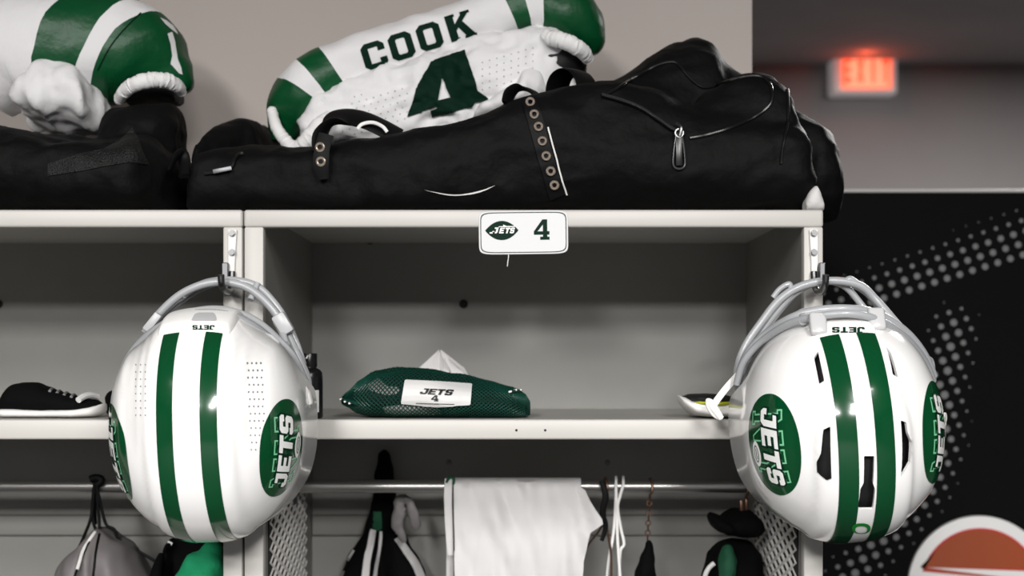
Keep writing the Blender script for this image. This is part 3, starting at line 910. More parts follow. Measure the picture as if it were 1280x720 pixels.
D_ = sections_loft([(846, 172, 235, .04, .10), (858, 150, 235, .03, .14), (880, 122, 235, .03, .17), (905, 106, 235, .03, .19), (935, 96, 235, .03, .20), (958, 98, 235, .03, .20), (972, 112, 235, .03, .19), (982, 138, 235, .03, .18), (985, 175, 235, .04, .16)], 36, 28, 2.3)
E_ = sections_loft([(965, 140, 262, .10, .34), (985, 146, 262, .09, .33), (1003, 160, 262, .08, .33), (1022, 172, 262, .09, .32), (1031, 184, 262, .11, .30), (1034, 205, 250, .13, .26)], 20, 26, 2.8, EZ)
F_ = sections_loft([(330, 225, 262, .10, .36), (400, 212, 262, .10, .36), (540, 208, 262, .10, .36), (600, 196, 262, .10, .36), (650, 180, 262, .10, .36), (700, 160, 262, .10, .36), (745, 150, 262, .10, .36)], 30, 26, 3, EZ)
body, bvf = soft('bag_body', [A, B, C_, D_, E_, F_], M['blackfab'], tb_, .0055, 7, .0065, 8, 2.3, (.7, 1, 1.6))
bt = bvh(bvf)
# piping of the open end flap
pip = [(752, 121), (770, 112), (793, 98), (822, 82), (842, 78), (852, 86), (864, 99), (879, 109), (898, 106), (922, 99), (943, 96), (957, 100), (965, 113), (962, 131), (943, 147), (915, 160), (884, 169), (862, 173)]
P = path_on(bt, pip, .002, 5)
mk('piping', tube(P, .0022, 8, 1), M['piping'], tb_, label='raised piping round the end flap')
P = path_on(bt, [(984, 112), (985, 150), (978, 185), (976, 205)], .002, 5)
if len(P) > 3: mk('piping', tube(P, .0018, 8, 1), M['piping'], tb_, label='seam at the bag end')
P = path_on(bt, [(752, 121), (775, 127), (800, 137), (822, 151), (838, 162), (848, 166)], .0025, 6)
zp = mk('zipper', tube(P, .0042, 8, 1, flat=(1, .45)), M['piping'], tb_, label='dark zip beside the end flap')
mk('zipper_teeth', tube([p + V((0, -.0018, .003)) for p in P], .0011, 6, 1), M['chrome'], zp, label='bright zip edge')
q = on_surface(bt, 848, 168, .004)
pull = join(tube([q + V((-.003, -.004, .012)), q + V((.002, -.008, .006)), q + V((0, -.008, -.004))], .0028, 8, 4),
            torus(q + V((0, -.006, 0)), (0, 1, 0), .005, .0016, 16, 6),
            tube([q + V((-.0035, -.006, -.004)), q + V((-.0075, -.007, -.036)), q + V((-.004, -.007, -.044)), q + V((.004, -.007, -.044)), q + V((.0075, -.007, -.036)), q + V((.0035, -.006, -.004))], .0014, 8, 3, closed=True))
mk('zipper_pull', pull, M['chrome'], zp, label='bright metal frame of the zip pull')
mk('pull_tab', obox(q + V((0, -.006, -.023)), (0, 0, 1), (1, 0, 0), .018, .0042, .0012, .0008), M['piping'], zp)
# grommet strap
def strap_on(pts, w, off, th=.0022, sub=8):
    L = ribbon_shape(pts, w, sub)[0]; n = len(L) // 2; top, bot = [], []
    rows = []
    for i in range(n):
        a = V(L[i]); b = V(L[-1 - i]); row = []
        for k in range(5):
            t = k / 4; p = a + (b - a) * t
            s = on_surface(bt, p.x, p.y, off)
            row.append(s)
        if all(r is not None for r in row): rows.append(row)
    vs = [p for r in rows for p in r]; fs = []
    for i in range(len(rows) - 1):
        for k in range(4):
            a = i * 5 + k; fs.append((a, a + 1, a + 6, a + 5))
    return vs, fs
st = mk('grommet_strap', strap_on([(648, 118), (660, 124), (666, 140), (672, 160), (680, 190), (687, 213), (694, 238), (697, 246)], 19, .004), M['blackfab2'], tb_, label='black strap with a row of metal grommets')
for x, y in [(663, 130), (668, 144), (673, 159), (678, 177), (683, 195), (688, 213), (693, 230)]:
    h = on_surface(bt, x, y, .0065)
    d = (CAM - h).normalized(); nrm = (d + V((0, -.3, .25))).normalized()
    mk('grommet', torus(h, nrm, .0044, .0018, 18, 8), M['brass'], st)
P = path_on(bt, [(685, 160), (693, 190), (701, 220), (708, 243)], .004, 5)
mk('strap_edging', tube(P, .0011, 6, 1), M['strapw'], st, label='white edging line')
# fold of the strap over the bag edge and the standing handle
mk('strap_fold', tube([W(634, 132, .05), W(637, 119, .055), W(648, 111, .06), W(662, 113, .06), W(672, 121, .055), W(675, 136, .045)], .014, 12, 6, flat=(1, .2), flat_axis=(.5, .85, 0)), M['blackfab2'], tb_)
mk('handle', tube([W(698, 128, .13), W(697, 110, .12), W(702, 96, .11), W(712, 89, .10), W(724, 91, .085), W(733, 104, .075), W(736, 122, .065), W(737, 134, .055)], .021, 14, 7, flat=(1, .13), flat_axis=(.72, .7, 0)), M['blackfab2'], tb_, label='black webbing handle standing up')
# second handle with hanging strap end, at the left
mk('handle', tube([W(404, 196, .0), W(403, 172, .01), W(413, 154, .02), W(432, 147, .035), W(455, 150, .045), W(478, 160, .05), W(500, 172, .055)], .021, 14, 7, flat=(1, .24), flat_axis=(.25, .8, .5)), M['blackfab2'], tb_, label='black webbing handle flopped over')
se = mk('strap_end', tube([W(408, 168, -.012), W(403, 185, -.016), W(401, 205, -.016), W(404, 224, -.012)], [.010, .0098, .0105, .007], 10, 6, flat=(.2, 1), flat_axis=(0, 1, 0)), M['blackfab2'], tb_, label='hanging strap end with two metal eyelets')
for x, y in ((397, 184), (398, 202)):
    mk('eyelet', torus(W(x + 3, y, -.0185), (0, 1, 0), .0046, .0019, 18, 8), M['brass'], se)
mk('handle_edging', tube([W(447, 161, .02), W(453, 155, .02), W(466, 153, .025), W(478, 158, .03), W(484, 165, .03)], .0022, 8, 6, flat=(.5, 1), flat_axis=(0, 1, 0)), M['strapw'], tb_, label='white edging on the handle')
# brand stroke low on the front
sw = cat_rom([(530, 237, 0), (552, 241, 0), (575, 242.5, 0), (600, 238, 0), (620, 231, 0)], 6); lo = cat_rom([(620, 231, 0), (604, 238.5, 0), (585, 243, 0), (560, 243.5, 0), (530, 237, 0)], 6)
mk('curved_mark', decal(bt, [[[(p.x, p.y) for p in sw] + [(p.x, p.y) for p in lo[1:-1]]]], 5, .003), M['strapw'], tb_, smooth=False, label='thin white curved stroke')
# pocket zip on the left end
P = path_on(bt, [(256, 217), (270, 215), (284, 211), (290, 208), (293, 200), (298, 195), (304, 193)], .003, 5)
mk('pocket_zip', tube(P, .0028, 8, 1), M['piping'], tb_, label='small pocket zip at the left end')
q = on_surface(bt, 287, 210, .004)
mk('pocket_pull', obox(q + V((-.008, -.003, -.003)), (1, 0, .2), (0, 0, 1), .012, .0028, .0014, .0008), M['zinc'], tb_)
mk('end_tab', tube([W(1022, 188, .15), W(1030, 195, .14), W(1035, 206, .13), W(1034, 216, .13)], [.012, .010, .0085, .006], 12, 6, flat=(.5, 1), flat_axis=(0, 1, 0)), M['blackfab2'], tb_, label='rounded tab at the right end')
mk('end_buckle', obox(W(979, 123, .10), (.5, 0, -1), (0, -1, 0), .011, .005, .005, .002), M['plastic_black'], tb_)
props(mk('folded_cloth', fuse([sections_loft([(1006, 252, 262, .008, .045), (1011, 240, 262, .006, .05), (1017, 232, 262, .006, .052), (1023, 242, 262, .008, .05), (1028, 256, 262, .01, .045)], 14, 20, 2.4, EZ)], .004, 4, folds(.003, 30, 5)), M['cloth_white']),
      'small white cloth poking out under the right end of the duffel bag', 'cloth')

# ---- jersey on its pads: a bent roll (name, sleeves) over a loose back panel
YJ = .23
class Roll:
    def __init__(s, tab, squash=1.35, seed=3, amp=.005):
        P = [W(a, b, y) for a, b, r, y in tab]; k = (D + YJ) / D / 1000
        s.P = cat_rom(P, 10); s.R = [q.x for q in cat_rom([(t[2] * k, 0, 0) for t in tab], 10)]
        s.N = len(s.P); s.sq = squash; s.seed = seed; s.amp = amp
    def pt(s, u, q, off=0.0):
        """u in control-point units*10; q angle, 0 = towards the viewer, 90 = up/outer side"""
        i = max(0, min(s.N - 1.0001, u)); a = int(i); f = i - a
        p = s.P[a] * (1 - f) + s.P[a + 1] * f; r = s.R[a] * (1 - f) + s.R[a + 1] * f
        t = (s.P[min(a + 2, s.N - 1)] - s.P[max(a - 1, 0)]).normalized()
        y = V((0, 1, 0)); y = (y - t * y.dot(t)).normalized(); up = y.cross(t) * -1
        c, sn = math.cos(q), math.sin(q)
        d = -y * (math.copysign(abs(c) ** .9, c) * s.sq) + up * math.copysign(abs(sn) ** .9, sn)
        w = p + d * r
        n = noise.noise(w * 16 + V((s.seed, 0, 0))) * s.amp + noise.noise(w * 40) * s.amp * .4 + (.4 - abs(noise.noise(V((w.x * 10 - w.z * 14, w.y * 12, w.z * 26 + w.x * 10 + s.seed))))) * s.amp * .9
        return w + d.normalized() * (n + off)
    def piece(s, u0, u1, shear=0.0, off=0.0, n=None, m=40, cap0=False, cap1=False):
        n = n or max(4, int(abs(u1 - u0) * 1.6)); rings = []
        for i in range(n + 1):
            u = u0 + (u1 - u0) * i / n; ring = []
            for k in range(m):
                q = 2 * PI * k / m - PI
                ring.append(s.pt(u + shear * math.sin(q) * 1.0, q, off))
            rings.append(ring)
        vs, fs = loft(rings, cap=False)
        if cap0: fs.append(tuple(range(m - 1, -1, -1)))
        if cap1: fs.append(tuple(n * m + k for k in range(m)))
        return vs, fs

tj = thing('football_jersey', 'white jersey reading COOK 4 rolled over shoulder pads on the black duffel bag', 'jersey', W(540, 130, YJ))
tab = [(352, 178, 12, YJ), (357, 158, 22, YJ), (369, 136, 34, YJ), (388, 112, 38, YJ), (418, 94, 37, YJ), (460, 77, 35, YJ), (525, 54, 33, YJ), (592, 31, 31, YJ), (640, 17, 30, YJ), (672, 12, 33, YJ), (702, 18, 37, YJ), (724, 36, 33, YJ), (737, 56, 20, YJ), (740, 68, 8, YJ)]
rl = Roll(tab)
U = [0, 27, 34.5, 42.5, 80, 85, 91, 130]
spec = [('sleeve_cap', 0, 27, M['jgreen'], 'dark green satin sleeve end'), ('jersey_yoke', 27, 33.5, M['jwhite'], 'white band'), ('sleeve_stripe', 33.5, 41, M['jgreen'], 'dark green stripe'),
        ('jersey_yoke', 41, 79, M['jwhite'], 'white yoke with the name'), ('sleeve_stripe', 79, 85, M['jgreen'], 'dark green stripe'), ('jersey_yoke', 85, 92, M['jwhite'], 'white band'), ('sleeve_cap', 92, 130, M['jgreen'], 'shiny green satin sleeve end')]
allv = []
SH = -1.6
for nme, a, b, m, lb in spec:
    vf = rl.piece(a, b, SH if a > 0 or b < 100 else 0, 0, cap0=(a == 0), cap1=(b == 130))
    allv.append(vf)
    mk(nme, vf, m, tj, sharp=None, label=lb)
rt = bvh(join(*allv))
# name, set along the roll
letters = [('C', 468, 69), ('O', 502, 57.5), ('O', 537, 45.5), ('K', 575, 32.5)]
sh = []
for ch, x, y in letters:
    w, h = (30, 33)
    if ch == 'K': w = 32
    sh.append(flip(xf(xf(GL[ch], w, h, -w / 2, -h / 2), 1, 1, x, -y, 0, math.radians(17))))
mk('name_lettering', decal(rt, sh, 4, .0012), M['jdark'], tj, label='dark green COOK letters')

# back panel hanging under the roll
bp = sections_loft([(388, 150, 184, .19, .30), (400, 128, 186, .17, .31), (430, 108, 188, .165, .31), (480, 92, 188, .165, .31), (540, 72, 186, .165, .31), (600, 52, 180, .165, .31), (650, 40, 165, .165, .31), (690, 38, 150, .17, .31), (712, 55, 140, .18, .30)], 50, 36, 2.6)
def jf(v):
    p = V((v.x * 1.0 - v.z * .9, v.y, v.x * .5 + v.z * 1.4)) * 15
    return .017 * (1 - abs(noise.noise(p)) * 2.6) * .5 + .005 * (1 - abs(noise.noise(p * 2.3)) * 2.4)
pv = fuse([bp], .0055, 5, jf)
mk('jersey_back', pv, M['jwhite'], tj, sharp=None, label='crumpled white back panel with ventilation holes')
pt_ = bvh(pv)
four = [[(538, 78), (581, 62), (592, 93), (597, 113), (610, 122), (609, 127), (594, 128), (590, 134), (540, 146), (537, 138), (546, 135), (545, 132), (509, 147), (522, 106)], [(553, 97), (547, 126), (563, 122)]]
mk('number', decal(pt_, [four], 3, .0042), M['jdark'], tj, label='large dark green number 4')
ho = []
for i in range(11):
    for j in range(9):
        x = 425 + i * 9 + j * 3; y = 172 - i * 2.6 - j * 8.5
        if x < 512 and y > 105 + (512 - x) * .22: ho.append([ell(x, y, .7, .7, 8)])
mk('ventilation_holes', decal(pt_, ho, 9, .0012), M['greyink'], tj, smooth=False, label='fine pinholes left of the number')
ho = []
for i in range(8):
    for j in range(5):
        ho.append([ell(603 + i * 9, 78 - i * 2.6 + j * 8.5, .7, .7, 8)])
mk('ventilation_holes', decal(pt_, ho, 9, .0012), M['greyink'], tj, smooth=False, label='fine pinholes right of the number')
# rolled seam under the name
P = path_on(rt, [(408, 121), (424, 117), (470, 101), (530, 80), (590, 59), (640, 44), (676, 37)], .002, 6)
mk('yoke_hem', tube(P, .0052, 10, 1, flat=(1.2, .7)), M['jwhite'], tj, label='turned hem under the name')
# cuffs and the dark padding that shows at the right sleeve
mk('cuff', cuff_tube([W(340, 138, .19), W(346, 160, .17), (W(360, 180, .16)), W(372, 186, .15), W(386, 174, .14), W(402, 156, .14), W(412, 146, .15)], [.007, .008, .009, .010, .012, .012, .008]), M['cuff'], tj, label='white elastic sleeve hem at the left')
mk('cuff', cuff_tube([W(684, 46, .16), W(700, 50, .15), W(716, 56, .15), W(728, 64, .16), W(735, 74, .18)], [.010, .011, .011, .010, .008]), M['cuff'], tj, label='white elastic sleeve hem at the right')
mk('shoulder_padding', fuse([sections_loft([(668, 78, 110, .19, .28), (680, 62, 112, .17, .30), (700, 58, 110, .17, .30), (722, 64, 100, .18, .30), (732, 74, 92, .20, .28)], 18, 24, 2.3)], .005, 5, folds(.003, 25, 2)), M['pad'], tj, label='black shoulder padding inside the sleeve')
cr = fuse([sections_loft([(588, 146, 150, .16, .20), (610, 128, 146, .14, .21), (640, 110, 140, .135, .22), (662, 84, 134, .14, .22), (672, 90, 130, .15, .21), (690, 118, 128, .16, .20)], 22, 24, 2.2)], .005, 5, folds(.006, 26, 8, (1.4, 1, .7)))
mk('bunched_cloth', cr, M['jwhite'], tj, sharp=None, label='bunched white cloth beside the number')

# ---- bag and jersey at the left edge
tl = thing('duffel_bag', 'black mesh-sided duffel bag at the left edge under the green jersey', 'bag', W(130, 262, .18))
L1 = sections_loft([(10, 170, 262, .0, .36), (60, 178, 262, .0, .38), (110, 186, 262, .0, .38), (170, 192, 262, .0, .38), (205, 184, 262, .0, .36), (214, 190, 262, .02, .32), (226, 206, 262, .04, .28), (231, 235, 262, .06, .24)], 40, 30, 3, EZ)
L2 = sections_loft([(136, 154, 240, .12, .22), (144, 143, 240, .10, .22), (170, 134, 240, .09, .22), (205, 132, 240, .10, .22), (222, 137, 240, .12, .22), (226, 155, 240, .14, .21), (227, 180, 240, .15, .20)], 26, 26, 2.3)
_, lvf = soft('bag_body', [L1, L2], M['blackfab'], tl, .0055, 6, .007, 9, 6.1)
lt = bvh(lvf)
mk('mesh_panel', decal(lt, [[[(60, 205), (100, 192), (130, 186), (150, 176), (165, 160), (172, 172), (178, 190), (186, 206), (160, 203), (130, 208), (100, 214), (60, 220)]]], 7, .002), M['blackmesh'], tl, label='ventilated black side panel')
props(mk('padded_strap', tube([W(212, 212, .03), W(219, 196, .03), W(227, 192, .04), W(231, 202, .04), W(230, 220, .025)], .008, 10, 6, flat=(1, .5)), M['blackfab2'], tl))

t2 = thing('football_jersey', 'green jersey with a white sleeve stripe, cut by the left picture edge', 'jersey', W(120, 120, YJ))
tab2 = [(-20, 120, 40, YJ), (10, 84, 66, YJ), (45, 66, 74, YJ), (85, 60, 72, YJ), (125, 60, 68, YJ), (160, 64, 64, YJ), (190, 76, 52, YJ), (210, 92, 36, YJ), (220, 106, 24, YJ), (222, 116, 12, YJ)]
r2 = Roll(tab2, 1.1, 7, .005)
al2 = []
for nme, a, b, m, lb in [('jersey_body', 0, 27, M['jwhite'], 'white shoulder'), ('sleeve_stripe', 27, 42, M['jgreen'], 'dark green stripe'), ('jersey_body', 42, 48.5, M['jwhite'], 'white stripe over the sleeve'), ('sleeve', 48.5, 90, M['jgreen'], 'dark green satin sleeve')]:
    vf = r2.piece(a, b, 9 if a > 0 or b < 80 else 0, 0, cap0=(a == 0), cap1=(b == 90))
    al2.append(vf); mk(nme, vf, m, t2, sharp=None, label=lb)
t2t = bvh(join(*al2))
mk('number', decal(t2t, [[[(200, 22), (208, 26), (216, 32), (221, 40), (222, 43), (214, 37), (206, 30)]], [[(209, 42), (215, 40), (218, 50), (220, 62), (222, 74), (226, 84), (228, 93), (224, 92), (217, 84), (213, 80), (215, 70), (213, 56)]]], 4, .0014), M['jwhite'], t2, label='white part of a sleeve number')
mk('seam', tube(path_on(t2t, [(122, 88), (128, 76), (138, 58), (154, 38), (176, 16)], .001, 5), .0009, 6, 1), M['jdark'], t2, label='dark seam along the sleeve')
mk('cuff', cuff_tube([W(149, 124, .145), W(155, 115, .13), W(168, 106, .12), W(188, 100, .12), (W(208, 101, .13)), W(222, 108, .15), W(228, 116, .17)], [.007, .009, .010, .0105, .010, .009, .006]), M['cuff'], t2, label='white elastic sleeve hem')
mk('shoulder_padding', fuse([sections_loft([(158, 114, 130, .18, .26), (166, 106, 130, .165, .29), (185, 98, 128, .165, .30), (212, 100, 128, .17, .29), (224, 108, 131, .185, .26)], 20, 24, 2.5)], .005, 5, folds(.002, 25, 2)), M['pad'], t2, label='black shoulder padding inside the sleeve')
wb = fuse([sections_loft([(40, 110, 152, .14, .30), (80, 92, 158, .12, .31), (102, 92, 160, .12, .31), (114, 106, 160, .13, .30), (124, 124, 156, .14, .28), (129, 140, 150, .16, .24)], 24, 26, 2.5)], .0055, 4, lambda v: folds(.016, 14, 9, (1.5, 1, .8))(v) + folds(.006, 34, 2)(v))
mk('jersey_body', wb, M['jwhite'], t2, sharp=None, label='loose white jersey cloth under the sleeve')
# ================================================================== things in the lockers
SHZ = ZS1 + .0002
def rest(vf, z=SHZ):
    zm = min(v.z for v in vf[0]); d = V((0, 0, z - zm)); return [v + d for v in vf[0]], vf[1]

# black bottle
c = W(386.5, 0, .045); c.z = SHZ
t = thing('bottle', 'black plastic bottle with a pale label standing beside the left helmet', 'bottle', c)
k = (D + .045) / D / 1000
hb = 80 * k
prof = [(0, 0), (15.5 * k, 0), (17 * k, .002), (17 * k, .052 * 1), (16.4 * k, .058), (14 * k, .0615), (9.5 * k, .064), (9.5 * k, .066), (0, .066)]
mk('bottle_body', lathe(prof, c, 40), M['plastic_black'], t)
z0 = c + V((0, 0, .066))
mk('cap', lathe([(0, 0), (9.8 * k, 0), (10.2 * k, .001), (10.2 * k, .0155), (9.6 * k, .017), (0, .017)], z0, 32), M['plastic_black'], t)
n = 14; vs = []
for zz in (.008, .036):
    for i in range(n + 1):
        q = math.radians(-80 + 78 * i / n); vs.append(c + V((17.15 * k * math.sin(q + .95), -17.15 * k * math.cos(q + .95), zz)))
fs = [(i, i + 1, n + 2 + i, n + 1 + i) for i in range(n)]
lb = mk('label', (vs, fs), M['label'], t, label='pale paper label')
vs = []; fs = []
for a, b in ((.014, .016), (.018, .0195), (.024, .0275)):
    n0 = len(vs)
    for zz in (a, b):
        for i in range(7):
            q = math.radians(-60 + 40 * i / 6); vs.append(c + V((17.25 * k * math.sin(q + .95), -17.25 * k * math.cos(q + .95), zz)))
    fs += [(n0 + i, n0 + i + 1, n0 + 8 + i, n0 + 7 + i) for i in range(6)]
mk('label_lines', (vs, fs), M['greyink'], lb, smooth=False)
mk('cap_mark', ([z0 + V((x * k, -10.4 * k * math.sqrt(max(0, 1 - (x / 10.4) ** 2)) - .0001, z * k)) for x, z in ((-3.5, 10), (-1, 10), (1, 14), (-1, 14))], [(0, 1, 2, 3)]), M['label'], t, smooth=False)

# green mesh laundry bag
t = thing('laundry_bag', 'dark green mesh laundry bag with a white name label lying on the shelf', 'laundry bag', (W(545, 0, .12).x, .12, SHZ))
tabn = [(428, 497, 504, .085, .10), (436, 489, 507, .07, .13), (452, 476, 516, .045, .18), (470, 466, 522, .03, .22), (500, 461, 524, .025, .23), (535, 462, 524, .025, .23), (570, 468, 524, .025, .22), (610, 476, 524, .03, .21), (640, 484, 523, .035, .18), (655, 491, 522, .05, .15), (662, 502, 518, .07, .12)]
bag = sections_loft(tabn, 44, 36, 2.2)
bag = ([V((v.x, v.y, v.z)) + V((0, .002 * noise.noise(v * 40), .0045 * noise.noise(v * 22 + V((4, 0, 0))) * min(1, max(0, (v.z - SHZ) / .01)))) for v in bag[0]], bag[1])
bag = ([V((v.x, v.y, max(v.z, SHZ + .0016))) for v in bag[0]], bag[1])
gt = bvh(bag)
def shrunk(vf, e):
    bm = bmesh.new(); vv = [bm.verts.new(v) for v in vf[0]]
    for f in vf[1]: bm.faces.new([vv[i] for i in f])
    bmesh.ops.recalc_face_normals(bm, faces=bm.faces); bm.normal_update()
    for v in bm.verts: v.co = v.co - v.normal * e
    return from_bm(bm)
inner = shrunk(bag, .0035)
inner = ([V((v.x, v.y, max(v.z, SHZ + .003))) for v in inner[0]], inner[1])
props(mk('bundled_clothes', inner, M['netin'], None, sharp=None), 'dark green clothes bundled inside the mesh laundry bag', 'clothes')
# netting: the rings become diamonds of cord
n_, m_ = 44, 36
net = bmesh.new(); nv = [net.verts.new(v) for v in bag[0]]
for i in range(n_):
    for kk in range(m_):
        a, b, c2, d = i * m_ + kk, i * m_ + (kk + 1) % m_, (i + 1) * m_ + (kk + 1) % m_, (i + 1) * m_ + kk
        try: net.faces.new([nv[x] for x in (a, b, c2, d)])
        except ValueError: pass
bmesh.ops.poke(net, faces=net.faces[:])
long_ = [e for e in net.edges if len(e.link_faces) == 2 and all(len(v.link_edges) != 4 for v in e.verts)]
bmesh.ops.dissolve_edges(net, edges=long_, use_verts=False)
netg = from_bm(net)
def wm(o):
    w_ = o.modifiers.new('w', 'WIREFRAME'); w_.thickness = .0019; w_.use_even_offset = False
vs, fs, _ = realise(netg, [wm])
mk('netting', (vs, fs), M['net'], t, smooth=False, label='dark green diamond netting')
# pale cloth seen through the net along the lower front and the upper left
def inset_patch(poly, off): return decal(gt, [[poly]], 5, off)
props(mk('white_cloth', inset_patch(round_poly([(477, 509), (500, 507), (530, 509), (550, 512), (552, 518), (530, 521), (500, 521), (482, 518)], 6), -.0016), M['cloth_white']), 'white cloth showing through the lower front of the mesh laundry bag', 'cloth')
props(mk('grey_cloth', inset_patch(round_poly([(458, 480), (472, 470), (482, 482), (498, 483), (500, 492), (482, 494), (462, 488)], 5), -.0016), M['cloth_grey']), 'grey cloth showing through the upper left of the mesh laundry bag', 'cloth')
lab = [[round_poly([(506, 476), (548, 478), (590, 481), (588, 506), (545, 508), (501, 504)], 2)]]
lo = mk('name_label', decal(gt, lab, 4, .004), M['label'], t, label='white fabric label')
lt2 = bvh(decal(gt, lab, 4, .004))
mk('label_lettering', decal(lt2, [flip(s) for s in word('JETS', 7, 1.35, .12, .5, 546, -490, -.05)], 3, .0012), M['ink'], lo, label='black slanted JETS letters')
mk('label_number', decal(lt2, [flip(xf(GL['4'], 9, 7.5, 539, -501.5))] + [[[(520, 503.5), (568, 505), (568, 505.8), (520, 504.3)]]], 3, .0012), M['ink'], lo, label='black number 4 over a thin line')
for pts in ([(428, 499), (433, 500), (440, 502), (448, 504)], [(636, 492), (644, 490), (652, 490), (656, 489)]):
    P = path_on(gt, pts, .003, 4)
    if len(P) > 2: mk('cord', tube(P, .0022, 8, 1), M['net'], t, label='green cord with white flecks')
for x, y in ((429, 499), (434, 501), (440, 503), (637, 492), (643, 490), (649, 490)):
    h = on_surface(gt, x, y, .0055)
    if h: mk('cord_fleck', obox(h, (1, 0, .2), (0, 0, 1), .0022, .0012, .0012, .0006), M['strapw'], t)
# crumpled white tissue behind it
ty = .30
tv = []; rings = []
for zz, rr in ((470, 27), (462, 24), (455, 17), (448, 10), (442, 4), (439, 1)):
    cc = W(553 - (470 - zz) * .1, zz, ty); kk = (D + ty) / D / 1000
    rings.append([cc + V((rr * kk * math.cos(2 * PI * i / 26) * (1 + .22 * math.sin(i * 1.9)), rr * kk * .7 * math.sin(2 * PI * i / 26) * (1 + .22 * math.sin(i * 1.9)), .003 * math.sin(i * 2.3))) for i in range(26)])
rings = [[V((p.x, p.y, SHZ)) for p in rings[0]]] + rings
props(mk('crumpled_towel', loft(rings), M['cloth_white'], None, sharp=25), 'crumpled white cloth peaking up behind the green mesh laundry bag', 'cloth')

# white padded piece with a black top, at the right end of the shelf
t = thing('padded_insert', 'white padded piece with black top and yellow edge on the shelf by the right helmet', 'padding', (W(885, 0, .06).x, .06, SHZ))
lo_ = sections_loft([(848, 497, 500, .05, .08), (853, 498, 512, .03, .12), (865, 503, 521, .02, .15), (885, 507, 523.5, .015, .16), (905, 506, 523.5, .015, .16), (922, 500, 520, .02, .15), (938, 497, 515, .03, .12)], 24, 24, 2.4)
lo_ = rest(lo_)
mk('shell', lo_, M['strapw'], t, sharp=None)
up_ = sections_loft([(850, 496, 501, .055, .085), (858, 499, 508, .03, .12), (870, 501, 511, .022, .14), (895, 502, 513, .02, .145), (915, 499, 510, .025, .14), (930, 497, 503, .04, .11)], 22, 24, 2.6)
mk('rim', up_, M['bumper'], t, sharp=None, label='white upper rim')
mk('coloured_edge', sections_loft([(857, 498, 503, .05, .10), (868, 498, 505.5, .02, .13), (890, 499, 507, .012, .14), (908, 498, 506, .02, .13), (917, 497, 502, .04, .10)], 20, 24, 2.6), M['yellow'], t, sharp=None, label='yellow green edge')
mk('top_pad', sections_loft([(855, 495, 501, .05, .10), (865, 492.5, 502.5, .02, .13), (885, 492, 504, .010, .145), (903, 493, 503.5, .018, .13), (917, 496, 501, .04, .10)], 20, 24, 2.8), M['pad'], t, sharp=None, label='black padded top')

# left locker: shoe and dark cloth on the shelf
t = thing('sports_shoe', 'black sports shoe with a pale sole on the left locker shelf', 'shoe', (W(80, 0, .09).x, .09, SHZ))
mk('sole', rest(sections_loft([(2, 512, 522, .06, .11), (15, 511, 523, .045, .13), (60, 513, 523, .05, .12), (100, 512, 523, .04, .13), (122, 509, 522, .05, .12), (130, 506, 518, .07, .10)], 26, 22, 3)), M['strapw'], t, sharp=None, label='pale rubber sole')
mk('upper', fuse([sections_loft([(4, 498, 518, .06, .11), (20, 480, 518, .048, .125), (45, 478, 518, .05, .12), (75, 490, 518, .05, .12), (100, 498, 518, .045, .125), (118, 500, 516, .055, .115), (127, 505, 514, .07, .10)], 26, 24, 2.4)], .003, 3, folds(.002, 40, 3)), M['cloth_black'], t, sharp=None)
mk('toe_trim', tube([W(98, 500, .05), W(104, 496, .06), W(113, 494, .075), W(122, 496, .09)], .0042, 8, 5), M['label'], t, label='pale trim at the toe')
for i in range(4):
    x = 62 + i * 9; mk('lace', tube([W(x, 489 + i * 2.4, .065), W(x + 3, 486 + i * 2.4, .085), W(x + 6, 488 + i * 2.4, .105)], .002, 6, 4), M['greyink'], t)
hp = fuse([sections_loft([(113, 500, 523, .06, .14), (122, 489, 523, .04, .20), (132, 487, 523, .03, .24), (140, 478, 523, .03, .24), (150, 470, 523, .03, .22), (160, 462, 523, .04, .20), (175, 470, 523, .05, .20), (190, 500, 523, .06, .16)], 30, 26, 2.6)], .0045, 4, folds(.006, 28, 11))
hp = ([V((v.x, v.y + .115, max(v.z, SHZ))) for v in hp[0]], hp[1])
props(mk('folded_cloth', hp, M['cloth_black'], None, sharp=None), 'heap of black cloth on the shelf behind the left helmet', 'cloth')

# ------------------------------------------------------------------ hanging on the rails
def rail_top(r=.0092): return RODZ + r
def drape(name, label, cat, cols, z_low, mt, front_y=-.013, back_y=.013, wave=.004, seed=0):
    """cloth over the rail: cols(v)->(left px, right px) for depth v below the rail in photo py"""
def sheet(rows, m, thick, seed=0, wave=.004):
    """rows: (left px, right px, py, y) from top to bottom -> solid thin cloth"""
    n = len(rows); vs = []
    for side in (0, 1):
        for i, (l, r, py, y) in enumerate(rows):
            for k in range(m + 1):
                px = l + (r - l) * k / m
                yy = y + wave * math.sin(px * .09 + seed + i * .15) * min(1, i / 4) + wave * .8 * noise.noise(V((px * .03, i * .25, seed)))
                p = W(px, py, yy)
                vs.append(p + V((0, thick * side, 0)))
    fs = []; N = n * (m + 1)
    for i in range(n - 1):
        for k in range(m):
            a = i * (m + 1) + k
            fs.append((a, a + 1, a + m + 2, a + m + 1)); fs.append((N + a, N + a + m + 1, N + a + m + 2, N + a + 1))
    edge = [k for k in range(m + 1)] + [i * (m + 1) + m for i in range(1, n)] + [(n - 1) * (m + 1) + k for k in range(m - 1, -1, -1)] + [i * (m + 1) for i in range(n - 2, 0, -1)]
    for i in range(len(edge)):
        a, b = edge[i], edge[(i + 1) % len(edge)]; fs.append((a, a + N, b + N, b))
    return vs, fs

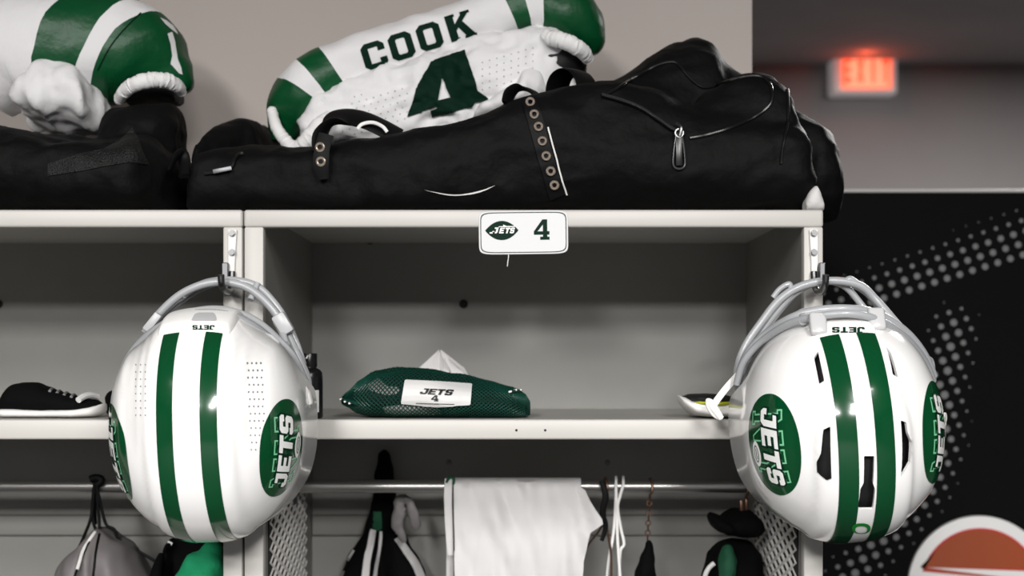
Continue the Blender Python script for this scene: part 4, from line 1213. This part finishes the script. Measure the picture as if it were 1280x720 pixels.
# white shirt folded over the rail
R_ = .0125
rows = []
bk = [(558, 722, py, RODY + R_ + .004) for py in (740, 715, 690, 665, 640, 620)]
over = []
for q in range(0, 181, 20):
    a = math.radians(q); over.append((RODY + R_ * math.cos(a), RODZ + R_ * math.sin(a)))
fr = []
tbR = [(600, 727), (612, 731), (625, 737), (638, 745), (648, 752), (654, 753), (660, 745), (666, 738), (674, 736), (686, 733), (700, 729), (720, 728), (745, 727)]
allr = list(bk)
for y, z in over:
    py = 454 - (z - CZ) * 1000 * D / (D + y)
    allr.append((565, 726, py, y))
for py, r in tbR:
    if py > 606: allr.append((566 + (py - 600) * .02, r, py, RODY - R_ - .002 - (.006 if py > 630 else 0)))
sv, sf = sheet(allr, 44, .0022, 2.0, .0)
sv = [v + V((0, (-.024 * abs(noise.noise(V((v.x * 20 + v.z * 9, v.z * 6, 1)))) - .007 * noise.noise(V((v.x * 60, v.z * 20, 3)))) if v.y < RODY - .008 else 0, 0)) for v in sv]
t = thing('white_shirt', 'white shirt folded over the garment rail below the middle shelf', 'shirt', W(645, 600, RODY))
mk('shirt_body', (sv, sf), M['cloth_white'], t, sharp=50)
mk('back_hem', sheet([(556, 570, 598, RODY - .0145), (555, 569, 620, RODY - .0145), (556, 568, 650, RODY - .0145), (558, 567, 680, RODY - .0145), (560, 567, 694, RODY - .0145)], 5, .002, 1, .001), M['cloth_white'], t, sharp=50, label='white hem of the rear layer')
mk('trim_line', tube([W(566.5, 598, RODY - .016), W(566, 625, RODY - .022), W(567, 660, RODY - .022), W(567.5, 700, RODY - .022), W(567.5, 740, RODY - .022)], .0012, 6, 5), M['ink'], t, label='thin dark edge line')
mk('collar', tube([W(558, 603, RODY - .013), W(562, 597, RODY - .0155), W(567, 598, RODY - .0175), W(567, 606, RODY - .0175)], .0022, 8, 5), M['cloth_dgreen'], t, label='dark collar corner')

def hook_pts(px, drop, y=RODY, r=.0118):
    """open hook over the rail, its shank falling to py = drop"""
    cx = W(px, 0, y).x; P = []
    for q in range(-30, 181, 30):
        a = math.radians(q); P.append(V((cx + .0005 * q / 30, y + r * math.cos(a), RODZ + r * math.sin(a))))
    P = P[::1]
    e = W(px, drop, y - .0)
    P += [V((cx + .002, y - r, RODZ - .008)), V((e.x, y - .006, (RODZ + e.z) / 2)), e]
    return P

# wire hanger with twisted dark straps next to the shirt
t = thing('coat_hanger', 'brown wire hanger with dark straps between the white shirt and white laces', 'hanger', W(757, 608, RODY))
mk('hook', tube(hook_pts(756, 650), .0022, 8, 4), M['copper'], t)
mk('wire', tube([W(757, 648, RODY - .004), W(748, 665, RODY), W(735, 682, RODY + .05), W(728, 700, RODY + .09)], .0017, 8, 4), M['copper'], t, label='sloping hanger wire')
mk('wire', tube([W(757, 648, RODY - .004), W(760, 668, RODY - .01), W(764, 695, RODY - .03), W(764, 740, RODY - .05)], .0017, 8, 4), M['copper'], t, label='steep hanger wire')
mk('strap', tube([W(752, 601, RODY - .0185), W(757, 620, RODY - .0185), W(753, 640, RODY - .015), W(757, 658, RODY - .01), W(752, 676, RODY - .008)], [.004, .005, .0045, .004, .003], 10, 5, flat=(.4, 1)), M['blackfab2'], t, label='twisted dark strap')

# white laces looped over the rail
t = thing('shoelace', 'long white lace looped twice over the rail right of the white shirt', 'lace', W(773, 608, RODY))
for pts in ([W(770, 606, RODY + .0125), W(770, 599, RODY + .0085), W(770, 596.3, RODY), W(770, 600, RODY - .009), W(770, 606, RODY - .013), W(769, 640, RODY - .014), W(766, 672, RODY - .016), W(761, 700, RODY - .018), W(757, 745, RODY - .02)],
            [W(779, 606, RODY + .0125), W(779, 599, RODY + .0085), W(779, 596.3, RODY), W(779, 600, RODY - .009), W(779, 606, RODY - .013), W(775, 620, RODY - .018), W(772, 635, RODY - .019), W(776, 660, RODY - .018), W(780, 680, RODY - .018), W(775, 692, RODY - .018), W(774, 745, RODY - .02)],
            [W(770, 612, RODY - .0145), W(771, 650, RODY - .017), W(773, 690, RODY - .022), W(777, 745, RODY - .022)]):
    mk('cord', tube(pts, .0021, 8, 6), M['strapw'], t)

# black garment on a short chain
t = thing('hanging_cloth', 'small black cloth hanging from a thin brown chain on the right half of the rail', 'cloth', W(812, 608, RODY))
mk('hook', tube(hook_pts(812, 628, r=.0112), .0018, 8, 4), M['copper'], t)
ch = []
for i in range(8):
    p = W(811.5 - .3 * i, 629 + i * 6.2, RODY - .001)
    ch.append(torus(p, (1, 0, 0) if i % 2 else (0, 1, 0), .0034, .0011, 12, 6))
mk('chain', join(*ch), M['copper'], t, label='thin brown chain')
mk('cloth', fuse([sections_loft([(792, 735, 750, .24, .26), (797, 706, 750, .235, .265), (803, 692, 750, .23, .27), (809, 678, 750, .232, .268), (812, 674, 750, .235, .265), (815, 682, 750, .235, .265), (818, 705, 750, .238, .262), (821, 738, 750, .24, .26)], 24, 20, 2.2)], .003, 4, folds(.003, 40, 4)), M['cloth_black'], t, sharp=None)

# black cap and dark jacket at the right end of the rail
t = thing('baseball_cap', 'black cap with its brim to the left hung at the right end of the rail', 'cap', W(925, 640, RODY))
mk('hook', tube(hook_pts(931, 642, r=.0127), .0026, 8, 4), M['copper'], t, label='brown metal clip hook')
mk('clip', join(obox(W(927, 634, RODY - .004), (0, 0, 1), (1, 0, 0), .010, .0028, .004, .001), obox(W(933, 632, RODY - .006), (0, 0, 1), (1, 0, 0), .010, .0022, .004, .001)), M['copper'], t)
mk('crown', fuse([sections_loft([(901, 652, 664, .20, .26), (908, 642, 667, .18, .29), (922, 637, 669, .175, .30), (938, 639, 669, .18, .30), (948, 647, 667, .20, .28), (952, 656, 664, .22, .26)], 22, 24, 2.4)], .004, 5, folds(.003, 30, 6)), M['cloth_black'], t, sharp=None)
mk('brim', bevelled(loft([[W(908 + 0 * i, 652, .18 + .1 * i / 11) for i in range(12)], [W(899 - 5 * math.sin(PI * i / 11), 650 - 4 * math.sin(PI * i / 11), .185 + .09 * i / 11) for i in range(12)]], cap=False), 0) if False else
   fuse([sections_loft([(886, 643, 650, .20, .25), (890, 641, 659, .18, .27), (897, 643, 664, .175, .28), (907, 648, 666, .17, .28), (915, 652, 665, .18, .28)], 16, 20, 2.6)], .003, 3), M['cloth_black'], t, sharp=None)
t = thing('dark_jacket', 'black jacket with green panel and pale stripe hanging under the black cap', 'jacket', W(925, 700, RODY))
mk('jacket_body', fuse([sections_loft([(880, 714, 760, .22, .27), (889, 694, 760, .19, .29), (899, 681, 760, .18, .31), (908, 677, 760, .17, .32), (926, 677, 760, .17, .32), (938, 679, 760, .18, .31), (945, 690, 760, .20, .29), (948, 735, 760, .22, .27)], 30, 26, 2.4)], .005, 4, folds(.008, 18, 8)), M['cloth_black'], t, sharp=None)
mk('green_panel', fuse([sections_loft([(899, 692, 750, .165, .20), (905, 682, 750, .155, .20), (912, 680, 750, .155, .20), (918, 690, 750, .165, .20)], 16, 18, 2.3)], .0035, 4, folds(.004, 34, 3)), M['cloth_dgreen'], t, sharp=None, label='dark green panel')
mk('pale_stripe', tube([W(893, 704, .175), W(887, 709, .175), W(882, 718, .175), W(880, 732, .18)], .0034, 8, 5), M['label'], t, label='pale curved stripe')

# black striped jacket on the back wall, left part
JY = .385
t = thing('dark_jacket', 'black jacket with white stripes hanging on the back wall left of the white shirt', 'jacket', W(478, 570, JY))
mk('jacket_body', fuse([sections_loft([(418, 745, 775, .36, .41), (428, 716, 775, .35, .42), (440, 692, 775, .345, .425), (455, 668, 775, .34, .43), (466, 640, 775, .345, .43), (470, 600, 775, .36, .43), (476, 566, 775, .37, .43), (483, 562, 775, .37, .43), (490, 590, 775, .36, .43), (494, 640, 775, .345, .43), (503, 668, 775, .34, .43), (515, 690, 775, .345, .425), (528, 712, 775, .35, .42), (536, 745, 775, .36, .41)], 60, 26, 2.3)], .005, 4, folds(.006, 18, 12)), M['cloth_black'], t, sharp=None)
jt = bvh(fuse([sections_loft([(418, 745, 775, .36, .41), (428, 716, 775, .35, .42), (440, 692, 775, .345, .425), (455, 668, 775, .34, .43), (466, 640, 775, .345, .43), (470, 600, 775, .36, .43), (476, 566, 775, .37, .43), (483, 562, 775, .37, .43), (490, 590, 775, .36, .43), (494, 640, 775, .345, .43), (503, 668, 775, .34, .43), (515, 690, 775, .345, .425), (528, 712, 775, .35, .42), (536, 745, 775, .36, .41)], 60, 26, 2.3)], .005, 4, folds(.006, 18, 12)))
for pts, w_ in (([(466, 662), (463, 680), (458, 705), (455, 740)], (6, 9)), ([(476, 664), (474, 685), (469, 710), (466, 740)], (4, 5)), ([(496, 672), (508, 690), (520, 708), (530, 735)], (8, 11)), ([(443, 688), (434, 704), (427, 722), (422, 740)], (3, 5))):
    mk('white_stripe', decal(jt, [ribbon_shape(pts, w_)], 6, .003), M['cloth_white'], t, label='white stripe')
mk('green_collar', decal(jt, [[[(467, 640), (477, 640), (477, 660), (472, 664), (466, 660)]]], 5, .003), M['cloth_dgreen'], t, label='deep green collar')
props(mk('knotted_cloth', fuse([tube([W(497, 625, .315), W(500, 638, .31), W(496, 652, .31), W(502, 668, .31), W(507, 678, .315)], [.006, .0085, .0085, .007, .004], 14, 6, flat=(.5, 1)),
      tube([W(508, 624, .31), W(514, 632, .305), W(518, 645, .305), W(520, 655, .31), W(519, 662, .315)], [.004, .007, .008, .007, .003], 14, 6, flat=(.5, 1)), tube([W(496, 626, .315), W(506, 622, .312), W(512, 627, .31)], .005, 10, 5)], .0025, 2, folds(.003, 50, 3)), M['cloth_grey'], None, sharp=None),
      'pale grey knotted cloth with two loose ends beside the striped black jacket', 'cloth')

# left locker rail
t = thing('nylon_bag', 'grey nylon drawstring bag hung by black cords from the left locker rail', 'bag', W(130, 700, RODY))
gb = fuse([sections_loft([(62, 735, 770, .21, .26), (80, 705, 770, .19, .28), (98, 684, 770, .175, .30), (112, 668, 770, .17, .31), (121, 660, 770, .19, .29), (132, 664, 770, .175, .31), (150, 674, 770, .17, .31), (172, 692, 770, .18, .30), (188, 715, 770, .20, .28), (196, 745, 770, .22, .26)], 40, 26, 2.3)], .0045, 4, folds(.007, 16, 15, (1.4, 1, .6)))
mk('knot', join(tube([W(113, 599, RODY - .018), W(120, 597, RODY - .018), W(127, 600, RODY - .018), W(121, 606, RODY - .018)], .0055, 10, 5), tube(hook_pts(119, 655, r=.0128), .003, 10, 4)), M['blackfab2'], t, label='black cord knot over the rail')
for pts in ([W(118, 606, RODY - .0155), W(117, 630, RODY - .012), W(116, 650, RODY - .012), W(122, 668, RODY - .02)], [W(121, 606, RODY - .0155), W(122, 630, RODY - .014), W(124, 650, RODY - .014), W(124, 668, RODY - .02)],
            [W(122, 612, RODY - .0155), W(127, 636, RODY - .012), W(133, 656, RODY - .012), W(143, 662, RODY - .012), W(150, 676, RODY - .012), W(178, 692, RODY - .01), W(200, 705, RODY - .01)],
            [W(117, 610, RODY - .0155), W(114, 645, RODY - .015), W(106, 668, RODY - .03), W(95, 692, RODY - .05), W(80, 715, RODY - .05)]):
    mk('drawstring', tube(pts, .0023, 8, 6), M['blackfab2'], t)
mk('bag_body', gb, M['cloth_grey'], t, sharp=None)
gbt = bvh(gb)
for pts in ([(117, 668), (108, 684), (100, 700), (92, 724)], [(124, 668), (120, 690), (118, 710), (115, 735)]):
    P = path_on(gbt, pts, .002, 5)
    if len(P) > 2: mk('drawstring', tube(P, .0016, 6, 1), M['blackfab2'], t)
P = path_on(gbt, [(119, 666), (112, 676), (103, 690), (96, 712)], .002, 5)
if len(P) > 2: mk('drawstring', tube(P, .0022, 6, 1), M['strapw'], t, label='pale drawstring')
t = thing('black_jacket', 'black jacket in the left locker below the smooth helmet', 'jacket', W(235, 700, .2))
mk('jacket_body', fuse([sections_loft([(194, 705, 775, .08, .14), (208, 682, 775, .08, .16), (222, 668, 775, .14, .33), (245, 662, 775, .14, .33), (268, 664, 775, .14, .33), (282, 676, 775, .15, .32), (290, 700, 775, .17, .30)], 30, 26, 2.4)], .005, 4, folds(.007, 16, 22)), M['cloth_black'], t, sharp=None)
mk('tag', obox(W(211, 682, .15), (.5, 0, 1), (1, 0, -.5), .006, .0035, .001, .0006), M['label'], t, label='small pale tag')
gw = fuse([sections_loft([(222, 722, 775, .08, .12), (228, 704, 775, .06, .13), (240, 692, 775, .05, .13), (255, 690, 775, .05, .13), (268, 690, 775, .05, .13), (277, 698, 775, .06, .12), (281, 715, 775, .08, .11)], 24, 24, 2.4),
           tube([W(258, 698, .09), W(268, 688, .085), W(275, 682, .085)], [.012, .010, .006], 12, 5)], .004, 3, folds(.007, 26, 31))
props(mk('green_towel', gw, M['cloth_green'], None, sharp=None), 'bright green crumpled towel hanging below the left helmet', 'towel')
# ================================================================== light, camera
def area(name, loc, sx, sy, power, rot=(0, 0, 0), col=(1, .985, .96)):
    l = bpy.data.lights.new(name, 'AREA'); l.shape = 'RECTANGLE'; l.size = sx; l.size_y = sy; l.energy = power; l.color = col
    o = bpy.data.objects.new(name, l); COL.objects.link(o); o.location = loc; o.rotation_euler = rot
    return o
# rows of ceiling panels in the aisle in front of the lockers
for i, (x, y, p) in enumerate([(-1.1, -2.7, 60), (.9, -2.7, 60), (-1.1, -4.7, 230), (.9, -4.7, 230), (-1.1, -6.8, 380), (.9, -6.8, 380)]):
    area('ceiling_lamp', (x, y, 2.94), .6, 1.2, p)
area('ceiling_lamp', (1.9, 2.6, 2.94), .6, 1.2, 165)
l = bpy.data.lights.new('exit_sign_glow', 'POINT'); l.energy = 1.3; l.color = (1, .12, .05); l.shadow_soft_size = .06
o = bpy.data.objects.new('exit_sign_glow', l); COL.objects.link(o); o.location = W(1083, 66, 4.74)
w = bpy.data.worlds.new('world'); SC.world = w; w.use_nodes = True
w.node_tree.nodes['Background'].inputs['Color'].default_value = (.5, .5, .52, 1)
w.node_tree.nodes['Background'].inputs['Strength'].default_value = .1

cam = bpy.data.cameras.new('camera'); co = bpy.data.objects.new('camera', cam); COL.objects.link(co)
co.location = CAM; co.rotation_euler = (PI / 2, 0, 0)
cam.sensor_width = 36; cam.lens = 36 * 1800 / 1280; cam.shift_y = 94 / 1280
cam.clip_start = .05; cam.clip_end = 60
cam.dof.use_dof = True; cam.dof.focus_distance = 1.68; cam.dof.aperture_fstop = 4.4
SC.camera = co
vs_ = SC.view_settings
SC.display_settings.display_device = 'sRGB'
vs_.view_transform = 'Standard'; vs_.look = 'None'; vs_.gamma = 1; vs_.exposure = 0.0
vs_.use_curve_mapping = False
SC.cycles.use_denoising = True
SC.cycles.max_bounces = 8
SC.cycles.sample_clamp_indirect = 6
